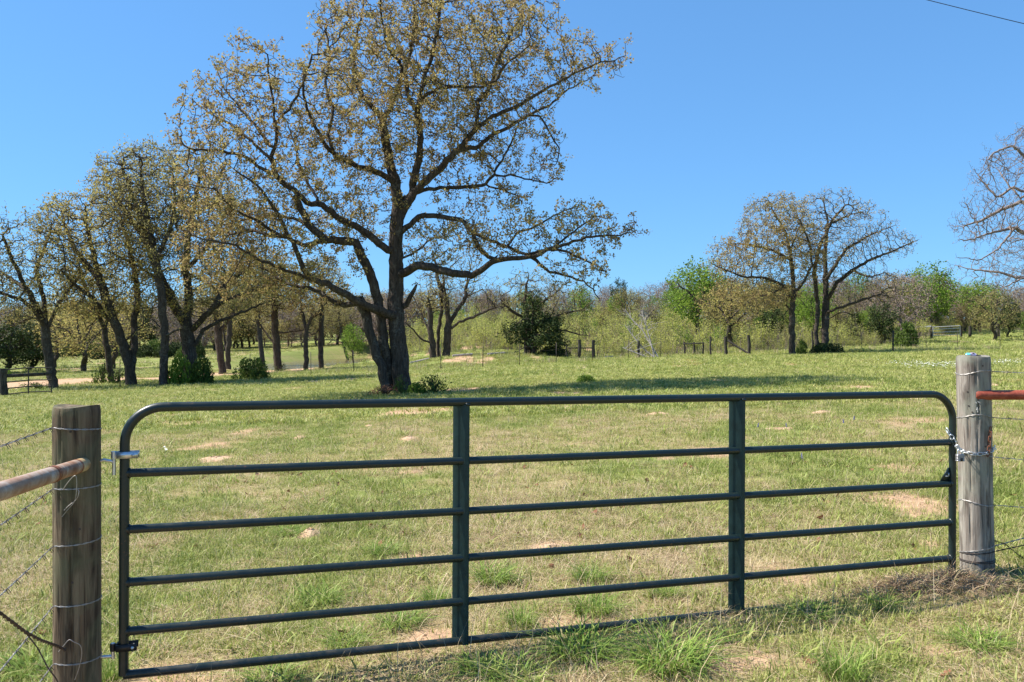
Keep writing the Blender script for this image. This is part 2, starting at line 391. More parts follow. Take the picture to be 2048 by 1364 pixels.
def graded(fine, lim, step, g):
    v = list(np.arange(0, fine, step)); s = step
    while v[-1] < lim: s *= g; v.append(v[-1] + s)
    return np.array(v)
gx = graded(7.5, 1800, 0.13, 1.065); gx = np.concatenate([-gx[:0:-1], gx])
gy = np.concatenate([-graded(1, 400, 0.4, 1.25)[:0:-1] + 3.0, 3.0 + graded(8.0, 5000, 0.13, 1.055)])
X, Y = np.meshgrid(gx, gy); Z = gz(X, Y)
ny, nx = X.shape
ii = (np.arange(ny - 1)[:, None] * nx + np.arange(nx - 1)[None, :]).ravel()
gme = mesh_np("ground", np.stack([X, Y, Z], -1).reshape(-1, 3), np.stack([ii, ii + 1, ii + nx + 1, ii + nx], -1), mats=[M['ground']])
for nm, fn in (("bare", bare), ("lush", lush)):
    a = gme.attributes.new(nm, 'FLOAT', 'POINT'); a.data.foreach_set("value", np.asarray(fn(X, Y), np.float32).ravel())
ground = tag(link("ground", gme), "short patchy pasture grass on sandy soil running back to the woods", None, None, "structure")
# pond
an = np.linspace(0, 2 * math.pi, 72, endpoint=False)
rr = 1.22 + 0.06 * np.sin(3 * an) + 0.05 * np.sin(5 * an + 1)
pv = np.stack([POND[0] + POND[2] * rr * np.cos(an), POND[1] + POND[3] * rr * np.sin(an), np.full(72, POND[4])], -1)
pv = np.vstack([pv, [POND[0], POND[1], POND[4]]])
pond = link("pond", mesh_np("pond", pv, None, [[k, (k + 1) % 72, 72] for k in range(72)], mats=[M['water']]))
tag(pond, "murky olive farm pond behind the oak trunks", None, None, "structure")

# ------------------------------------------------------------------ the gate
ZU = np.array([0, 0, 1.0])
PL = W(247, HZ, 3.90); PR = W(1904, HZ, 5.32)
PL[2] = 0.081; PR[2] = 0.057
LG = float(np.linalg.norm((PR - PL)[:2])); GU = (PR - PL) / np.linalg.norm(PR - PL)
GN = np.array([GU[1], -GU[0], 0.0]); GN /= np.linalg.norm(GN)          # towards the camera
GB = np.cross(GU, GN); GB = GB if GB[2] > 0 else -GB
def G(u, n, z): return PL + GU * u + GN * n + GB * z
def g_at(px):
    """distance along the gate of a pixel column"""
    t = (px - 1024) / F
    return (t * PL[1] - PL[0]) / (GU[0] - t * GU[1])
gate = thing("farm_gate", "long dark green tubular steel farm gate closed between the two round posts", "gate", G(LG / 2, 0, 0))
go = np.array(gate.location)
HT = 1.262; RC = 0.17; r_f = 0.0225
arc = np.linspace(0, math.pi / 2, 12)
path = [G(0, 0, z) for z in np.linspace(0, HT - RC, 8)]
path += [G(RC - RC * math.cos(a), 0, HT - RC + RC * math.sin(a)) for a in arc[1:]]
path += [G(u, 0, HT) for u in np.linspace(RC, LG - RC, 20)[1:]]
path += [G(LG - RC + RC * math.sin(a), 0, HT - RC + RC * math.cos(a)) for a in arc[1:]]
path += [G(LG, 0, z) for z in np.linspace(HT - RC, 0, 8)[1:]]
MB().tube(np.array(path) - go, r_f, 20).build("frame", M['gate'], gate)
RZ = [0.0, 0.205, 0.436, 0.686, 0.952]
for k, z in enumerate(RZ):
    sag = 0.006 * (rng.random() - .5)
    us = np.linspace(0.0, LG, 24)
    MB().tube(np.array([G(u, 0, z + sag * math.sin(math.pi * u / LG) + (0 if k else 0.02 * 0)) for u in us]) - go, 0.0208, 16).build("rail", M['gate'], gate)
prof = np.array([(-.040, -.024), (-.012, -.024), (.011, .0245), (.038, .0245), (.038, -.010), (.035, -.010), (.035, .0215), (.013, .0215), (-.010, -.027), (-.040, -.027)])
for px in (921, 1473):
    u0 = g_at(px)
    m = MB(); n = len(prof); o = G(u0, 0, 0) - go
    base = o + prof[:, :1] * GU + prof[:, 1:] * GN
    V = np.vstack([base - GB * 0.02, base + GB * (HT - 0.012)]); j = np.arange(n); jn = (j + 1) % n
    m.add(V, np.stack([j, jn, n + jn, n + j], -1))
    m.build("upright", M['gate_up'], gate, smooth=False)
    MB().box(G(u0 + 0.029, 0.0255, HT - 0.012) - go, (0.024, 0.004, 0.014), np.stack([GU, GN, GB], -1)).build("weld_tab", M['gate'], gate, smooth=False)
RG = np.stack([GU, GN, GB], -1)
for z in RZ:      # weld beads where the rails meet the stiles and uprights
    for u, rr_ in ((0.0235, .0225), (LG - 0.0235, .0225), (g_at(921) + .039, .022), (g_at(1473) + .039, .022)):
        th = np.linspace(0, 2 * math.pi, 20, endpoint=False)
        MB().tube(np.array([G(u, rr_ * math.cos(a), z + rr_ * math.sin(a)) for a in th]) - go, .0028 + .0012 * np.sin(th * 7 + u), 6, closed=True).build("weld_bead", M['gate'], gate)
# gusset plate with its slot on the latch side
m = MB(); tri = np.array([(-.100, 0.0), (-.02, 0.0), (-.02, .085), (-.035, .085)])
m.prism(tri, G(LG, 0, 0.686 + 0.018) - go, GU, GB, GN, -0.003, 0.003); gp = m.build("gusset_plate", M['gate'], gate, smooth=False)
m = MB(); m.box(G(LG - 0.045, 0.0045, 0.735) - go, (0.03, 0.003, 0.006), RG); m.box(G(LG - 0.034, 0.0045, 0.744) - go, (0.006, 0.003, 0.024), RG)
m.build("slot_edge", M['zinc'], gp, smooth=False)
# hinge clamps on the gate
for z, mt, up in ((1.040, 'zinc', -1), (0.135, 'black', 1)):
    m = MB()
    m.box(G(0.015, 0.0265, z) - go, (0.092, 0.006, 0.031), RG); m.box(G(0.015, -0.0265, z) - go, (0.092, 0.006, 0.031), RG)
    m.box(G(-0.029, 0, z) - go, (0.006, 0.047, 0.031), RG)
    c = m.build("hinge_clamp", M[mt], gate, smooth=False)
    m = MB(); m.tube(np.array([G(0.042, 0.029, z), G(0.042, 0.037, z)]) - go, 0.008, 6); m.tube(np.array([G(0.042, -0.035, z), G(0.042, 0.041, z)]) - go, 0.0042, 8)
    m.build("clamp_bolt", M['zinc'], c, smooth=False)
    m = MB(); m.tube(np.array([G(-0.046, 0, z - .017), G(-0.046, 0, z + .017)]) - go, 0.0135, 12); m.build("hinge_eye", M[mt], c)

# ------------------------------------------------------------------ the two round posts
def round_post(name, label, px_top, px_bot, d, r, ztop, mat, seed):
    top = W(px_top, HZ, d); zb = float(gz(top[0], d)) - 0.35
    bot = W(px_bot, HZ, d)
    lean = (bot - top) / (ztop - 0.0)
    t = thing(name, label, "post", (bot[0], d, float(gz(bot[0], d))))
    o = np.array(t.location)
    nz = 90; k = 72; zs = np.linspace(zb, ztop, nz); a = np.arange(k) * 2 * math.pi / k
    A, ZZ = np.meshgrid(a, zs)
    rad = r * (1.0 + 0.05 * (fbm(np.cos(A) * 1.5 + 4, ZZ * 1.4 + np.sin(A) * 1.5, seed, 3) - .5) + 0.025 * (fbm(A * 9, ZZ * 1.1, seed + 3, 3) - 0.5))
    for (ca, z0, z1, dp) in ((-1.35, 0.1, 1.0, .012), (-1.9, 0.7, 1.6, .010), (-0.9, -.1, .6, .01), (-2.4, 0.2, 1.3, .008)):
        wob = 0.05 * np.sin(ZZ * 9 + ca * 5)
        rad = rad - dp * np.exp(-((A - (ca % (2 * math.pi)) - wob) / 0.035) ** 2) * sst(z0, z0 + .2, ZZ) * (1 - sst(z1 - .2, z1, ZZ))
    edge = np.clip((ZZ - (ztop - 0.012)) / 0.012, 0, 1); rad = rad * (1 - 0.05 * edge ** 2)
    cx = top[0] + lean[0] * (ztop - ZZ); cy = np.full_like(ZZ, d)
    V = np.stack([cx + rad * np.cos(A), cy + rad * np.sin(A), ZZ + 0.006 * np.sin(A * 2 + seed) * edge], -1).reshape(-1, 3)
    i = np.arange(nz - 1)[:, None]; j = np.arange(k)[None, :]; jn = (j + 1) % k
    Q = np.stack([i * k + j, i * k + jn, (i + 1) * k + jn, (i + 1) * k + j], -1).reshape(-1, 4)
    rings = []; last = V[(nz - 1) * k:]
    ctr = last.mean(0); Vx = [V]; T = []; base = len(V)
    for q, f in enumerate((0.8, 0.5, 0.2)):
        ring = ctr + (last - ctr) * f; ring[:, 2] += 0.004 * (fbm(ring[:, 0] * 30, ring[:, 1] * 30, seed) - .5); Vx.append(ring)
        b0 = (nz - 1) * k if q == 0 else base + (q - 1) * k; b1 = base + q * k
        jj = np.arange(k); jjn = (jj + 1) % k
        Q = np.vstack([Q, np.stack([b0 + jj, b0 + jjn, b1 + jjn, b1 + jj], -1)])
    Vx.append(ctr[None]); c = base + 3 * k; jj = np.arange(k); T = np.stack([base + 2 * k + jj, base + 2 * k + (jj + 1) % k, np.full(k, c)], -1)
    me = mesh_np("shaft", np.vstack(Vx) - o, Q, T, True, [mat]); me.set_sharp_from_angle(angle=math.radians(50))
    link("shaft", me, t)
    def surf(ang, z, off=0.0):
        """a point on the post's face: ang 0 faces the camera, + to the right"""
        c = np.array([top[0] + lean[0] * (ztop - z), d, z]); tc = np.array([-c[0], -c[1], 0]); tc /= np.linalg.norm(tc)
        rt = np.array([-tc[1], tc[0], 0])
        return c + (r * 1.0 + off) * (tc * math.cos(ang) + rt * math.sin(ang))
    return t, surf
post_l, surf_l = round_post("gate_post", "brown weathered round wooden post carrying the gate hinges", 153.5, 155, 3.85, 0.101, 1.355, M['post_l'], 2)
post_r, surf_r = round_post("gate_post", "taller grey round wooden post that the gate is chained to", 1946, 1956, 5.42, 0.101, 1.562, M['post_r'], 7)
# hook bolts in the hinge post
for z, dz in ((1.085, -1), (0.175, 1)):
    zc = z + 0.0
    a = surf_l(1.35, zc, -0.03); b = G(-0.046, 0, z - PL[2] + (0.012 if dz < 0 else -.012)); b[2] = zc + (0.004 if dz < 0 else 0.0)
    m_ = (a + b) / 2 + np.array([0, 0, 0.012 if dz < 0 else 0.0])
    pts = [a, a * .6 + m_ * .4, m_, b * .8 + m_ * .2, b]
    po = np.array(post_l.location)
    m = MB(); m.tube(np.array(pts) - po, 0.0078, 10); m.tube(np.array([b + ZU * 0.012 * -dz, b + ZU * 0.062 * dz]) - po, 0.0085, 10)
    m.build("hinge_bolt", M['zinc'], post_l)
# faded marks on the grey post
po = np.array(post_r.location)
def mark(pts):
    MB().tube(np.array([surf_r(a, z, 0.0012) for a, z in pts]) - po, 0.0016, 5).build("faded_mark", M['mark'], post_r)
mark([(0.06, 1.262), (0.10, 1.268), (0.12, 1.258), (0.16, 1.262)])
mark([(0.20, 1.268), (0.24, 1.272), (0.26, 1.262), (0.30, 1.266), (0.33, 1.258)])
mark([(0.18, 1.232), (0.14, 1.215), (0.22, 1.214)]); mark([(0.20, 1.226), (0.20, 1.200)])
# nails and knots in the posts are small dark plugs
for srf, p, lst in ((surf_l, post_l, [(-0.25, 1.245), (0.1, .80), (-.2, .56)]), (surf_r, post_r, [(-.35, 1.33), (-.3, 1.24), (.55, 1.5), (-.1, 1.2), (.62, .98)])):
    for a, z in lst:
        c0 = srf(a, z, -0.012); c1 = srf(a, z, 0.003)
        MB().tube(np.array([c0, c1]) - np.array(p.location), 0.0055, 8).build("nail_head", M['wire_dark'], p)

# ------------------------------------------------------------------ side rails
def pipe(name, label, pts, r, mat):
    t = thing(name, label, "pipe", pts[0]); o = np.array(t.location)
    return t, o
pL0 = W(163, 930, 3.745); pL1 = W(0, 983, 2.76); dirL = (pL1 - pL0) / np.linalg.norm(pL1 - pL0)
t, o = pipe("rail_pipe", "grey pipe rail with rust bands running into the brown post", [pL0], 0.03, None)
m = MB(); m.tube(np.array([pL0 + dirL * s for s in (-0.03, 0.085)]) - o, 0.0315, 24); m.build("end_collar", mat_rust('straw_coloured_pipe_end', (0.20, 0.09, 0.04), (0.46, 0.34, 0.17), (0.56, 0.46, 0.28), 7), t)
m = MB(); m.tube(np.array([pL0 + dirL * s for s in (0.083, 0.105)]) - o, 0.0330, 24); m.build("weld_ring", M['rust'], t)
m = MB(); m.tube(np.array([pL0 + dirL * s for s in (0.10, 0.25, 0.42)]) - o, 0.0318, 24); m.build("sleeve", mat_rust('rust_streaked_sleeve', (0.17, 0.065, 0.03), (0.33, 0.19, 0.12), (0.46, 0.38, 0.30), 8), t)
m = MB(); m.tube(np.array([pL0 + dirL * s for s in (0.415, 0.455)]) - o, 0.0345, 24); m.build("weld_ring", M['rust'], t)
m = MB(); m.tube(np.array([pL0 + dirL * s for s in np.linspace(0.45, 4.6, 12)]) - o, 0.0322, 24); m.build("pipe", M['pipe_l'], t)
pR0 = W(1968, 790, 5.335); pR1 = pR0 + np.array([3.2, -0.25, 0.02])
t, o = pipe("rail_pipe", "rusty red pipe rail running right from the grey post", [pR0], 0.03, None)
MB().tube(np.array([pR0 + (pR1 - pR0) * s for s in np.linspace(-0.01, 1, 14)]) - o, 0.0315, 24).build("pipe", M['pipe_r'], t)
hd = np.array([math.cos(a) for a in np.linspace(0, math.pi / 2, 6)])
MB().tube(np.array([pR0 + (pR1 - pR0) / 3.2 * s for s in (-0.055, -0.05, -0.04, -0.03)]) - o, [0.022, 0.027, 0.030, 0.0312], 24).build("end_cap", M['pipe_r'], t)

# ------------------------------------------------------------------ barbed wire by the gate
bm_ = MB()
for q in range(2):
    a0 = q * 1.5
    pts = [np.array([(-.004 + .003 * q) + 0.0035 * s, 0.0036 * math.cos(a0 + s * 2.6), 0.0036 * math.sin(a0 + s * 2.6)]) for s in range(5)]
    pts = [pts[0] + np.array([0, .016 * math.cos(a0 - .9), .016 * math.sin(a0 - .9)])] + pts + [pts[-1] + np.array([0, -.016 * math.cos(a0 + .7), .016 * math.sin(a0 + 2.9)])]
    bm_.tube(np.array(pts), 0.0013, 4)
BARB = bm_.mesh("barb", M['wire_dark'])
def barbed(label, pts, name="barbed_wire", wires=2, mat='wire', barbs=0.11, amp=0.0022, r=0.0016, group=None, start=0.0):
    P = np.asarray(pts, float); seg = np.linalg.norm(np.diff(P, axis=0), axis=1); s = np.concatenate([[0], np.cumsum(seg)]); L = s[-1]
    n = max(8, int(L / 0.012)); sv = np.linspace(0, L, n); C = np.stack([np.interp(sv, s, P[:, k]) for k in range(3)], -1)
    for _ in range(3): C[1:-1] = (C[:-2] + C[1:-1] * 2 + C[2:]) / 4
    t = thing(name, label, "wire", C[0], group); o = np.array(t.location)
    T = np.gradient(C, axis=0); T /= np.linalg.norm(T, axis=1)[:, None]
    A = np.cross(T, [0.02, 0.03, 1.0]); A /= np.linalg.norm(A, axis=1)[:, None]; B = np.cross(T, A)
    m = MB()
    for q in range(wires):
        ph = 2 * math.pi * sv / 0.07 + q * math.pi
        m.tube(C - o + amp * (np.cos(ph)[:, None] * A + np.sin(ph)[:, None] * B) * (1 if wires > 1 else 0), r, 5)
    m.build("strand", M[mat], t)
    if barbs:
        for sb in np.arange(start + barbs * .6, L, barbs):
            k = int(np.searchsorted(sv, sb)); k = min(k, n - 1)
            b = link("barb", BARB, t, C[k] - o)
            b.rotation_euler = (Vector(T[k]).to_track_quat('X', 'Z') @ Vector((1, 0, 0)).rotation_difference(Vector((math.cos(0.2), 0, math.sin(.2))))).to_euler()
    return t
dw = np.array([0.243, -0.98, 0.0]); dw /= np.linalg.norm(dw)
order = ["top", "second", "third", "fourth", "bottom"]
for k, (zp, zl, zr) in enumerate([(1.262, 1.257, 1.245), (0.983, 0.98, 0.985), (0.722, 0.695, 0.738), (0.450, 0.432, 0.455), (0.188, 0.165, 0.185)]):
    pts = [surf_l(a, zp + (zr - zp) * (a + 1.2) / 2.6, 0.003) for a in np.linspace(2.2, -1.15, 14)]
    e = pts[-1]
    sag = [e + dw * s + ZU * ((zl - zp) * s / 0.7 - 0.03 * math.sin(math.pi * min(s, 3) / 3) * (k % 2)) for s in np.linspace(0.08, 3.4, 24)]
    barbed(f"{order[k]} strand of barbed wire on the left fence wrapped round the brown post", pts + sag, group="left barbed wires", start=0.33)
dr = np.array([1.0, -0.07, 0.0])
for k, (zp, ze, a0) in enumerate([(1.455, 1.448, -1.5), (1.170, 1.158, -1.5), (0.925, 0.895, -0.6), (0.610, 0.590, -1.5)]):
    pts = [surf_r(a, zp + 0.015 * math.sin(a * 2 + k), 0.003) for a in np.linspace(a0, 1.25, 12)]
    e = pts[-1]
    run = [e + dr * s + ZU * ((ze - zp) * s / .25 * .4 - 0.02 * math.sin(s * 2)) for s in np.linspace(0.06, 3.2, 24)]
    barbed(f"{order[k]} strand of barbed wire on the right fence tied to the grey post", pts + run, mat='wire', group="right barbed wires", start=0.22)
barbed("slack lowest barbed wire drooping from the grey post into the grass", [surf_r(1.2, 0.37, .003), surf_r(1.3, 0.365, .02), W(2012, 1088, 5.33), W(2022, 1098, 5.32), W(2040, 1112, 5.3), W(2070, 1130, 5.25)], mat='wire_dark', group="right barbed wires")
# smooth brace wires
for k, (zz, zq) in enumerate(((0.335, 0.40), (0.30, 0.352))):
    pts = [surf_r(a, 0.27 + (zz - .27) * (a + 1.4) / 2.6, 0.003) for a in np.linspace(-1.4, 1.2, 12)]; e = pts[-1]
    pts += [e + dr * s + ZU * (zq - zz) * s / .22 for s in np.linspace(0.05, 2.8, 16)]
    barbed(("upper" if k == 0 else "lower") + " smooth brace wire slanting up to the right from the grey post", pts, name="brace_wire", wires=2, mat='wire' if k == 0 else 'wire_dark', barbs=0, r=0.0024, group="brace wires right")
for k, z in enumerate((0.235, 0.222)):
    th = np.linspace(0, 2 * math.pi, 40)
    barbed(("upper" if k == 0 else "lower") + " turn of dark wire tied round the foot of the grey post", [surf_r(a, z + .006 * math.sin(a + k), 0.004) for a in th], name="wire_tie", wires=1, mat='wire_dark', barbs=0, r=0.0032, group="wire ties")
# twisted dark brace wire, lower left
bl = [W(-60, 1190, 3.0), W(0, 1226, 3.15), W(50, 1264, 3.35), W(80, 1280, 3.45), W(120, 1295, 3.72), W(131, 1300, 3.735)]
barbed("thick dark twisted brace wire slanting down to the brown post", bl, name="brace_wire", mat='wire_dark', barbs=0, r=0.0042, amp=0.004)
barbed("thin dark wire hanging off the twisted brace wire at lower left", [W(50, 1264, 3.36), W(75, 1295, 3.4), W(98, 1340, 3.42), W(112, 1356, 3.45), W(118, 1370, 3.46)], name="brace_wire", mat='wire_dark', barbs=0, r=0.0028, wires=1)
# loose wire ends curled on the face of the brown post
for lab, pts in (("loose bent wire end sticking off the brown post below the pipe", [(-.55, .985, .004), (-.3, 1.02, .02), (-.02, 1.06, .035), (.0, 1.0, .03), (-.05, .93, .02), (-.3, .90, .012), (-.6, .86, .006)]),
                 ("second loose wire curl on the brown post below the pipe", [(.0, .985, .004), (.06, .97, .02), (.08, .99, .03), (.05, .95, .03), (-.1, .925, .02), (-.25, .92, .012), (-.5, .89, .006)]),
                 ("loose pale wire curl near the foot of the brown post", [(-.75, .25, .01), (-.4, .29, .03), (-.2, .325, .04), (-.15, .30, .04), (.1, .29, .035), (.15, .24, .03), (.05, .17, .02), (-.1, .12, .01)])):
    barbed(lab, [surf_l(a, z, o_) for a, z, o_ in pts], name="loose_wire", wires=1, mat='wire', barbs=0, r=0.0018, group="loose wire ends")

# ------------------------------------------------------------------ chain and padlock
def link_mesh(name, L, Wd, r, mat):
    pts = []
    for a in np.linspace(-math.pi / 2, math.pi / 2, 7): pts.append((L / 2 - Wd / 2 + Wd / 2 * math.cos(a), Wd / 2 * math.sin(a), 0))
    for a in np.linspace(math.pi / 2, 3 * math.pi / 2, 7): pts.append((-L / 2 + Wd / 2 + Wd / 2 * math.cos(a), Wd / 2 * math.sin(a), 0))
    return MB().tube(np.array(pts), r, 8, closed=True).mesh(name, mat)
LM = link_mesh("chain_link", 0.034, 0.019, 0.0028, M['zinc']); LR = link_mesh("chain_link", 0.040, 0.020, 0.003, M['rust'])
def chain(label, pts, me, pitch):
    P = np.asarray(pts, float); s = np.concatenate([[0], np.cumsum(np.linalg.norm(np.diff(P, axis=0), axis=1))])
    t = thing("chain", label, "chain", P[0]); o = np.array(t.location)
    for k, sv in enumerate(np.arange(0, s[-1], pitch)):
        c = np.array([np.interp(sv, s, P[:, j]) for j in range(3)]); c2 = np.array([np.interp(min(sv + pitch, s[-1] + 1e-6), s, P[:, j]) for j in range(3)])
        if np.linalg.norm(c2 - c) < 1e-5: break
        q = Vector(c2 - c).to_track_quat('X', 'Z') @ Matrix.Rotation((0.35 if k % 2 else 1.75), 3, 'X').to_quaternion()
        l = link("chain_link", me, t, c - o); l.rotation_mode = 'QUATERNION'; l.rotation_quaternion = q
    return t
zc = 0.952 + 0.075
gs = lambda a, z: G(LG, 0, 0) * [1, 1, 0] + ZU * z + 0.030 * (GN * math.cos(a) + GU * math.sin(a))
cp = [gs(a, z) for a, z in zip(np.linspace(-1.9, 0.9, 7), np.linspace(1.085, 0.985, 7))]
lockp = W(1920, 905, 5.25)
chain("bright silver chain looped from the gate stile to the padlock", cp + [W(1914, 893, 5.25), lockp + ZU * 0.012], LM, 0.026)
chain("silver chain drawn level across the face of the grey post", [lockp + np.array([0.012, 0, .005]), surf_r(-.75, 0.942, .01), surf_r(-.4, 0.938, .012), surf_r(.0, 0.93, .012), surf_r(.4, 0.935, .012), surf_r(.8, 0.945, .012), surf_r(1.25, 0.958, .012), surf_r(1.7, 0.97, .012)], LM, 0.027)
chain("short rusty chain hanging from a nail on the grey post", [surf_r(.95, 1.09, .010), surf_r(.88, 1.06, .012), surf_r(.80, 1.0, .013), surf_r(.74, 0.95, .014), surf_r(.66, .925, .016)], LR, 0.031)
pk = thing("padlock", "small grey laminated padlock hanging on the gate chain", "padlock", lockp + ZU * -0.055)
fx = np.array([0.98, 0.18, 0]); fy = np.array([0.18, -0.98, 0])
oct_ = [(-.026, -.010), (-.022, -.014), (.022, -.014), (.026, -.010), (.026, .010), (.022, .014), (-.022, .014), (-.026, .010)]
m = MB()
for q in range(6):
    sc_ = 1.0 if q % 2 == 0 else 0.96
    m.prism(np.array(oct_) * sc_, (0, 0, 0), fx, fy, ZU, q * 0.0075, q * 0.0075 + 0.0073)
bd = m.build("body", mat_metal('dull_lock_steel', (0.36, 0.35, 0.36), 0.8, 0.42), pk, smooth=False)
MB().box(fy * 0.0155 + ZU * 0.012, (0.014, 0.003, 0.02), np.stack([fx, fy, ZU], -1)).build("key_cover", M['black'], bd, smooth=False)
sh = [fx * -.017 + ZU * .04] + [fx * (-.017 * math.cos(a)) + ZU * (.062 + .017 * math.sin(a)) for a in np.linspace(0, math.pi, 12)] + [fx * .017 + ZU * .04]
MB().tube(np.array(sh), 0.0042, 10).build("shackle", M['zinc'], pk)

# small shiny object left on top of the grey post
tc = surf_r(-.25, 1.562, -.055)
tr = thing("trinket", "small glossy teal and lilac trinket lying on top of the grey post", "trinket", tc)
def blob(L, a, b, seed, x0, x1):
    us = np.linspace(x0, x1, 9); th = np.arange(12) * 2 * math.pi / 12; V = []
    for u in us:
        rr_ = math.sqrt(max(0.03, 1 - u * u))
        for q in th:
            w_ = 1 + 0.16 * math.sin(3 * q + u * 4 + seed)
            V.append((u * L, a * rr_ * math.cos(q) * w_, max(b * rr_ * math.sin(q) * w_, -b * .7) + b * .72))
    Q = [[i * 12 + j, i * 12 + (j + 1) % 12, (i + 1) * 12 + (j + 1) % 12, (i + 1) * 12 + j] for i in range(8) for j in range(12)]
    return MB().add(V, Q)
blob(.036, .020, .013, 1, -.35, 1).build("body", M['lilac'], tr); blob(.037, .021, .0135, 1, -1, -.36).build("tip", M['teal'], tr)
blob(.012, .006, .0035, 2, -1, 1).build("dark_spot", M['black'], tr, loc=(0.005, -.012, .015)); blob(.02, .012, .004, 3, -1, 1).build("loop", M['black'], tr, loc=(0.045, 0, 0))

# overhead line
pa = W(1500, -95, 34); pb = W(2500, 150, 26)
pts = [pa + (pb - pa) * s - ZU * 0.5 * 4 * s * (1 - s) * .3 for s in np.linspace(-.6, 1.4, 30)]
tag(MB().tube(np.array(pts), 0.013, 6).build("power_line", M['black']), "thin dark overhead line crossing the top right corner of the sky", "cable")

# ------------------------------------------------------------------ trees
def resample(P, step):
    s = np.concatenate([[0], np.cumsum(np.linalg.norm(np.diff(P, axis=0), axis=1))]); n = max(2, int(s[-1] / step) + 1)
    v = np.linspace(0, s[-1], n); return np.stack([np.interp(v, s, P[:, k]) for k in range(P.shape[1])], -1)

def grow(traces, attr, step, kill, infl, iters, rg, gnarl=0.35, lift=0.05, maxn=20000):
    """traces: list of (points, radii) in metres; attractors pull new growth out of them (space colonisation)"""
    pos = np.zeros((maxn, 3)); par = np.full(maxn, -1); rt = np.zeros(maxn); n = 0
    for P, R in traces:
        q = resample(np.column_stack([P, R]), step)
        if n == 0 or P[0][2] < 0.45: start = -1
        else:
            start = int(np.argmin(((pos[:n] - q[0, :3]) ** 2).sum(1)))
            q = q[1:]
        wob = (rg.normal(size=(len(q), 3)) * step * 0.10); wob[0] = 0
        for k in range(len(q)):
            pos[n] = q[k, :3] + wob[k]; rt[n] = q[k, 3]; par[n] = start; start = n; n += 1
    attr = np.asarray(attr, float); alive = np.ones(len(attr), bool)
    dist = np.full(len(attr), 1e9); near = np.zeros(len(attr), int)
    def update(a, b):
        for c in range(a, b, 400):
            e = min(b, c + 400)
            idx = np.nonzero(alive)[0]
            if not len(idx): return
            A = attr[idx]; Bq = pos[c:e]
            d2 = (A ** 2).sum(1)[:, None] + (Bq ** 2).sum(1)[None, :] - 2 * A @ Bq.T
            k = d2.argmin(1); dm = np.sqrt(np.maximum(d2[np.arange(len(idx)), k], 0)); up = dm < dist[idx]
            dist[idx[up]] = dm[up]; near[idx[up]] = k[up] + c
    update(0, n)
    kids = np.zeros(maxn, int)
    for it in range(iters):
        idx = np.nonzero(alive & (dist < infl))[0]
        if not len(idx): break
        nd = near[idx]; dv = attr[idx] - pos[nd]; dv /= np.linalg.norm(dv, axis=1)[:, None] + 1e-9
        acc = np.zeros((n, 3)); np.add.at(acc, nd, dv)
        act = np.unique(nd); act = act[kids[act] < 3]
        if not len(act) or n + len(act) >= maxn: break
        g = acc[act]; g /= np.linalg.norm(g, axis=1)[:, None] + 1e-9
        g = g + rg.normal(size=g.shape) * gnarl; g[:, 2] += lift; g /= np.linalg.norm(g, axis=1)[:, None]
        new = pos[act] + g * step
        m = len(act); pos[n:n + m] = new; par[n:n + m] = act; kids[act] += 1
        update(n, n + m); n += m
        alive &= ~(dist < kill)
    return pos[:n].copy(), par[:n].copy(), rt[:n].copy()

def add_twigs(pos, par, rt, r, rg, prob, length, thr):
    """short crooked spurs on the thin wood"""
    ok = np.nonzero((r < thr) & (par >= 0) & (rg.random(len(pos)) < prob))[0]
    d = pos[ok] - pos[par[ok]]; d /= np.linalg.norm(d, axis=1)[:, None] + 1e-9
    s = rg.normal(size=d.shape); s[:, 2] += 0.35; s /= np.linalg.norm(s, axis=1)[:, None]
    g = d * 0.5 + s; g /= np.linalg.norm(g, axis=1)[:, None]
    L = length * (0.5 + rg.random(len(ok)))[:, None]
    a = pos[ok] + g * L * 0.55
    g2 = g + rg.normal(size=g.shape) * 0.45; g2[:, 2] += 0.2; g2 /= np.linalg.norm(g2, axis=1)[:, None]
    b = a + g2 * L * 0.5
    n = len(pos); m = len(ok)
    return np.vstack([pos, a, b]), np.concatenate([par, ok, np.arange(n, n + m)]), np.concatenate([rt, np.zeros(2 * m)])

def radii(par, rt, tip, trunk):
    n = len(par); tips = np.ones(n); nch = np.bincount(par[par >= 0], minlength=n)
    cnt = np.where(nch == 0, 1.0, 0.0)
    for i in range(n - 1, -1, -1):
        if par[i] >= 0: cnt[par[i]] += cnt[i]
    ex = math.log(max(cnt[0], 2)) / math.log(trunk / tip)
    return np.maximum(tip * cnt ** (1 / ex), rt), nch

def topo(pos, par, rt):
    """order nodes so that parents come first"""
    n = len(par); dep = np.zeros(n, int)
    ch = [[] for _ in range(n)]
    for i, p in enumerate(par):
        if p >= 0: ch[p].append(i)
    out = [i for i in range(n) if par[i] < 0]
    for i in out:
        out.extend(ch[i])
    o = np.array(out); inv = np.empty(n, int); inv[o] = np.arange(n)
    p2 = par[o]; p2 = np.where(p2 >= 0, inv[p2], -1)
    return pos[o], p2, rt[o]

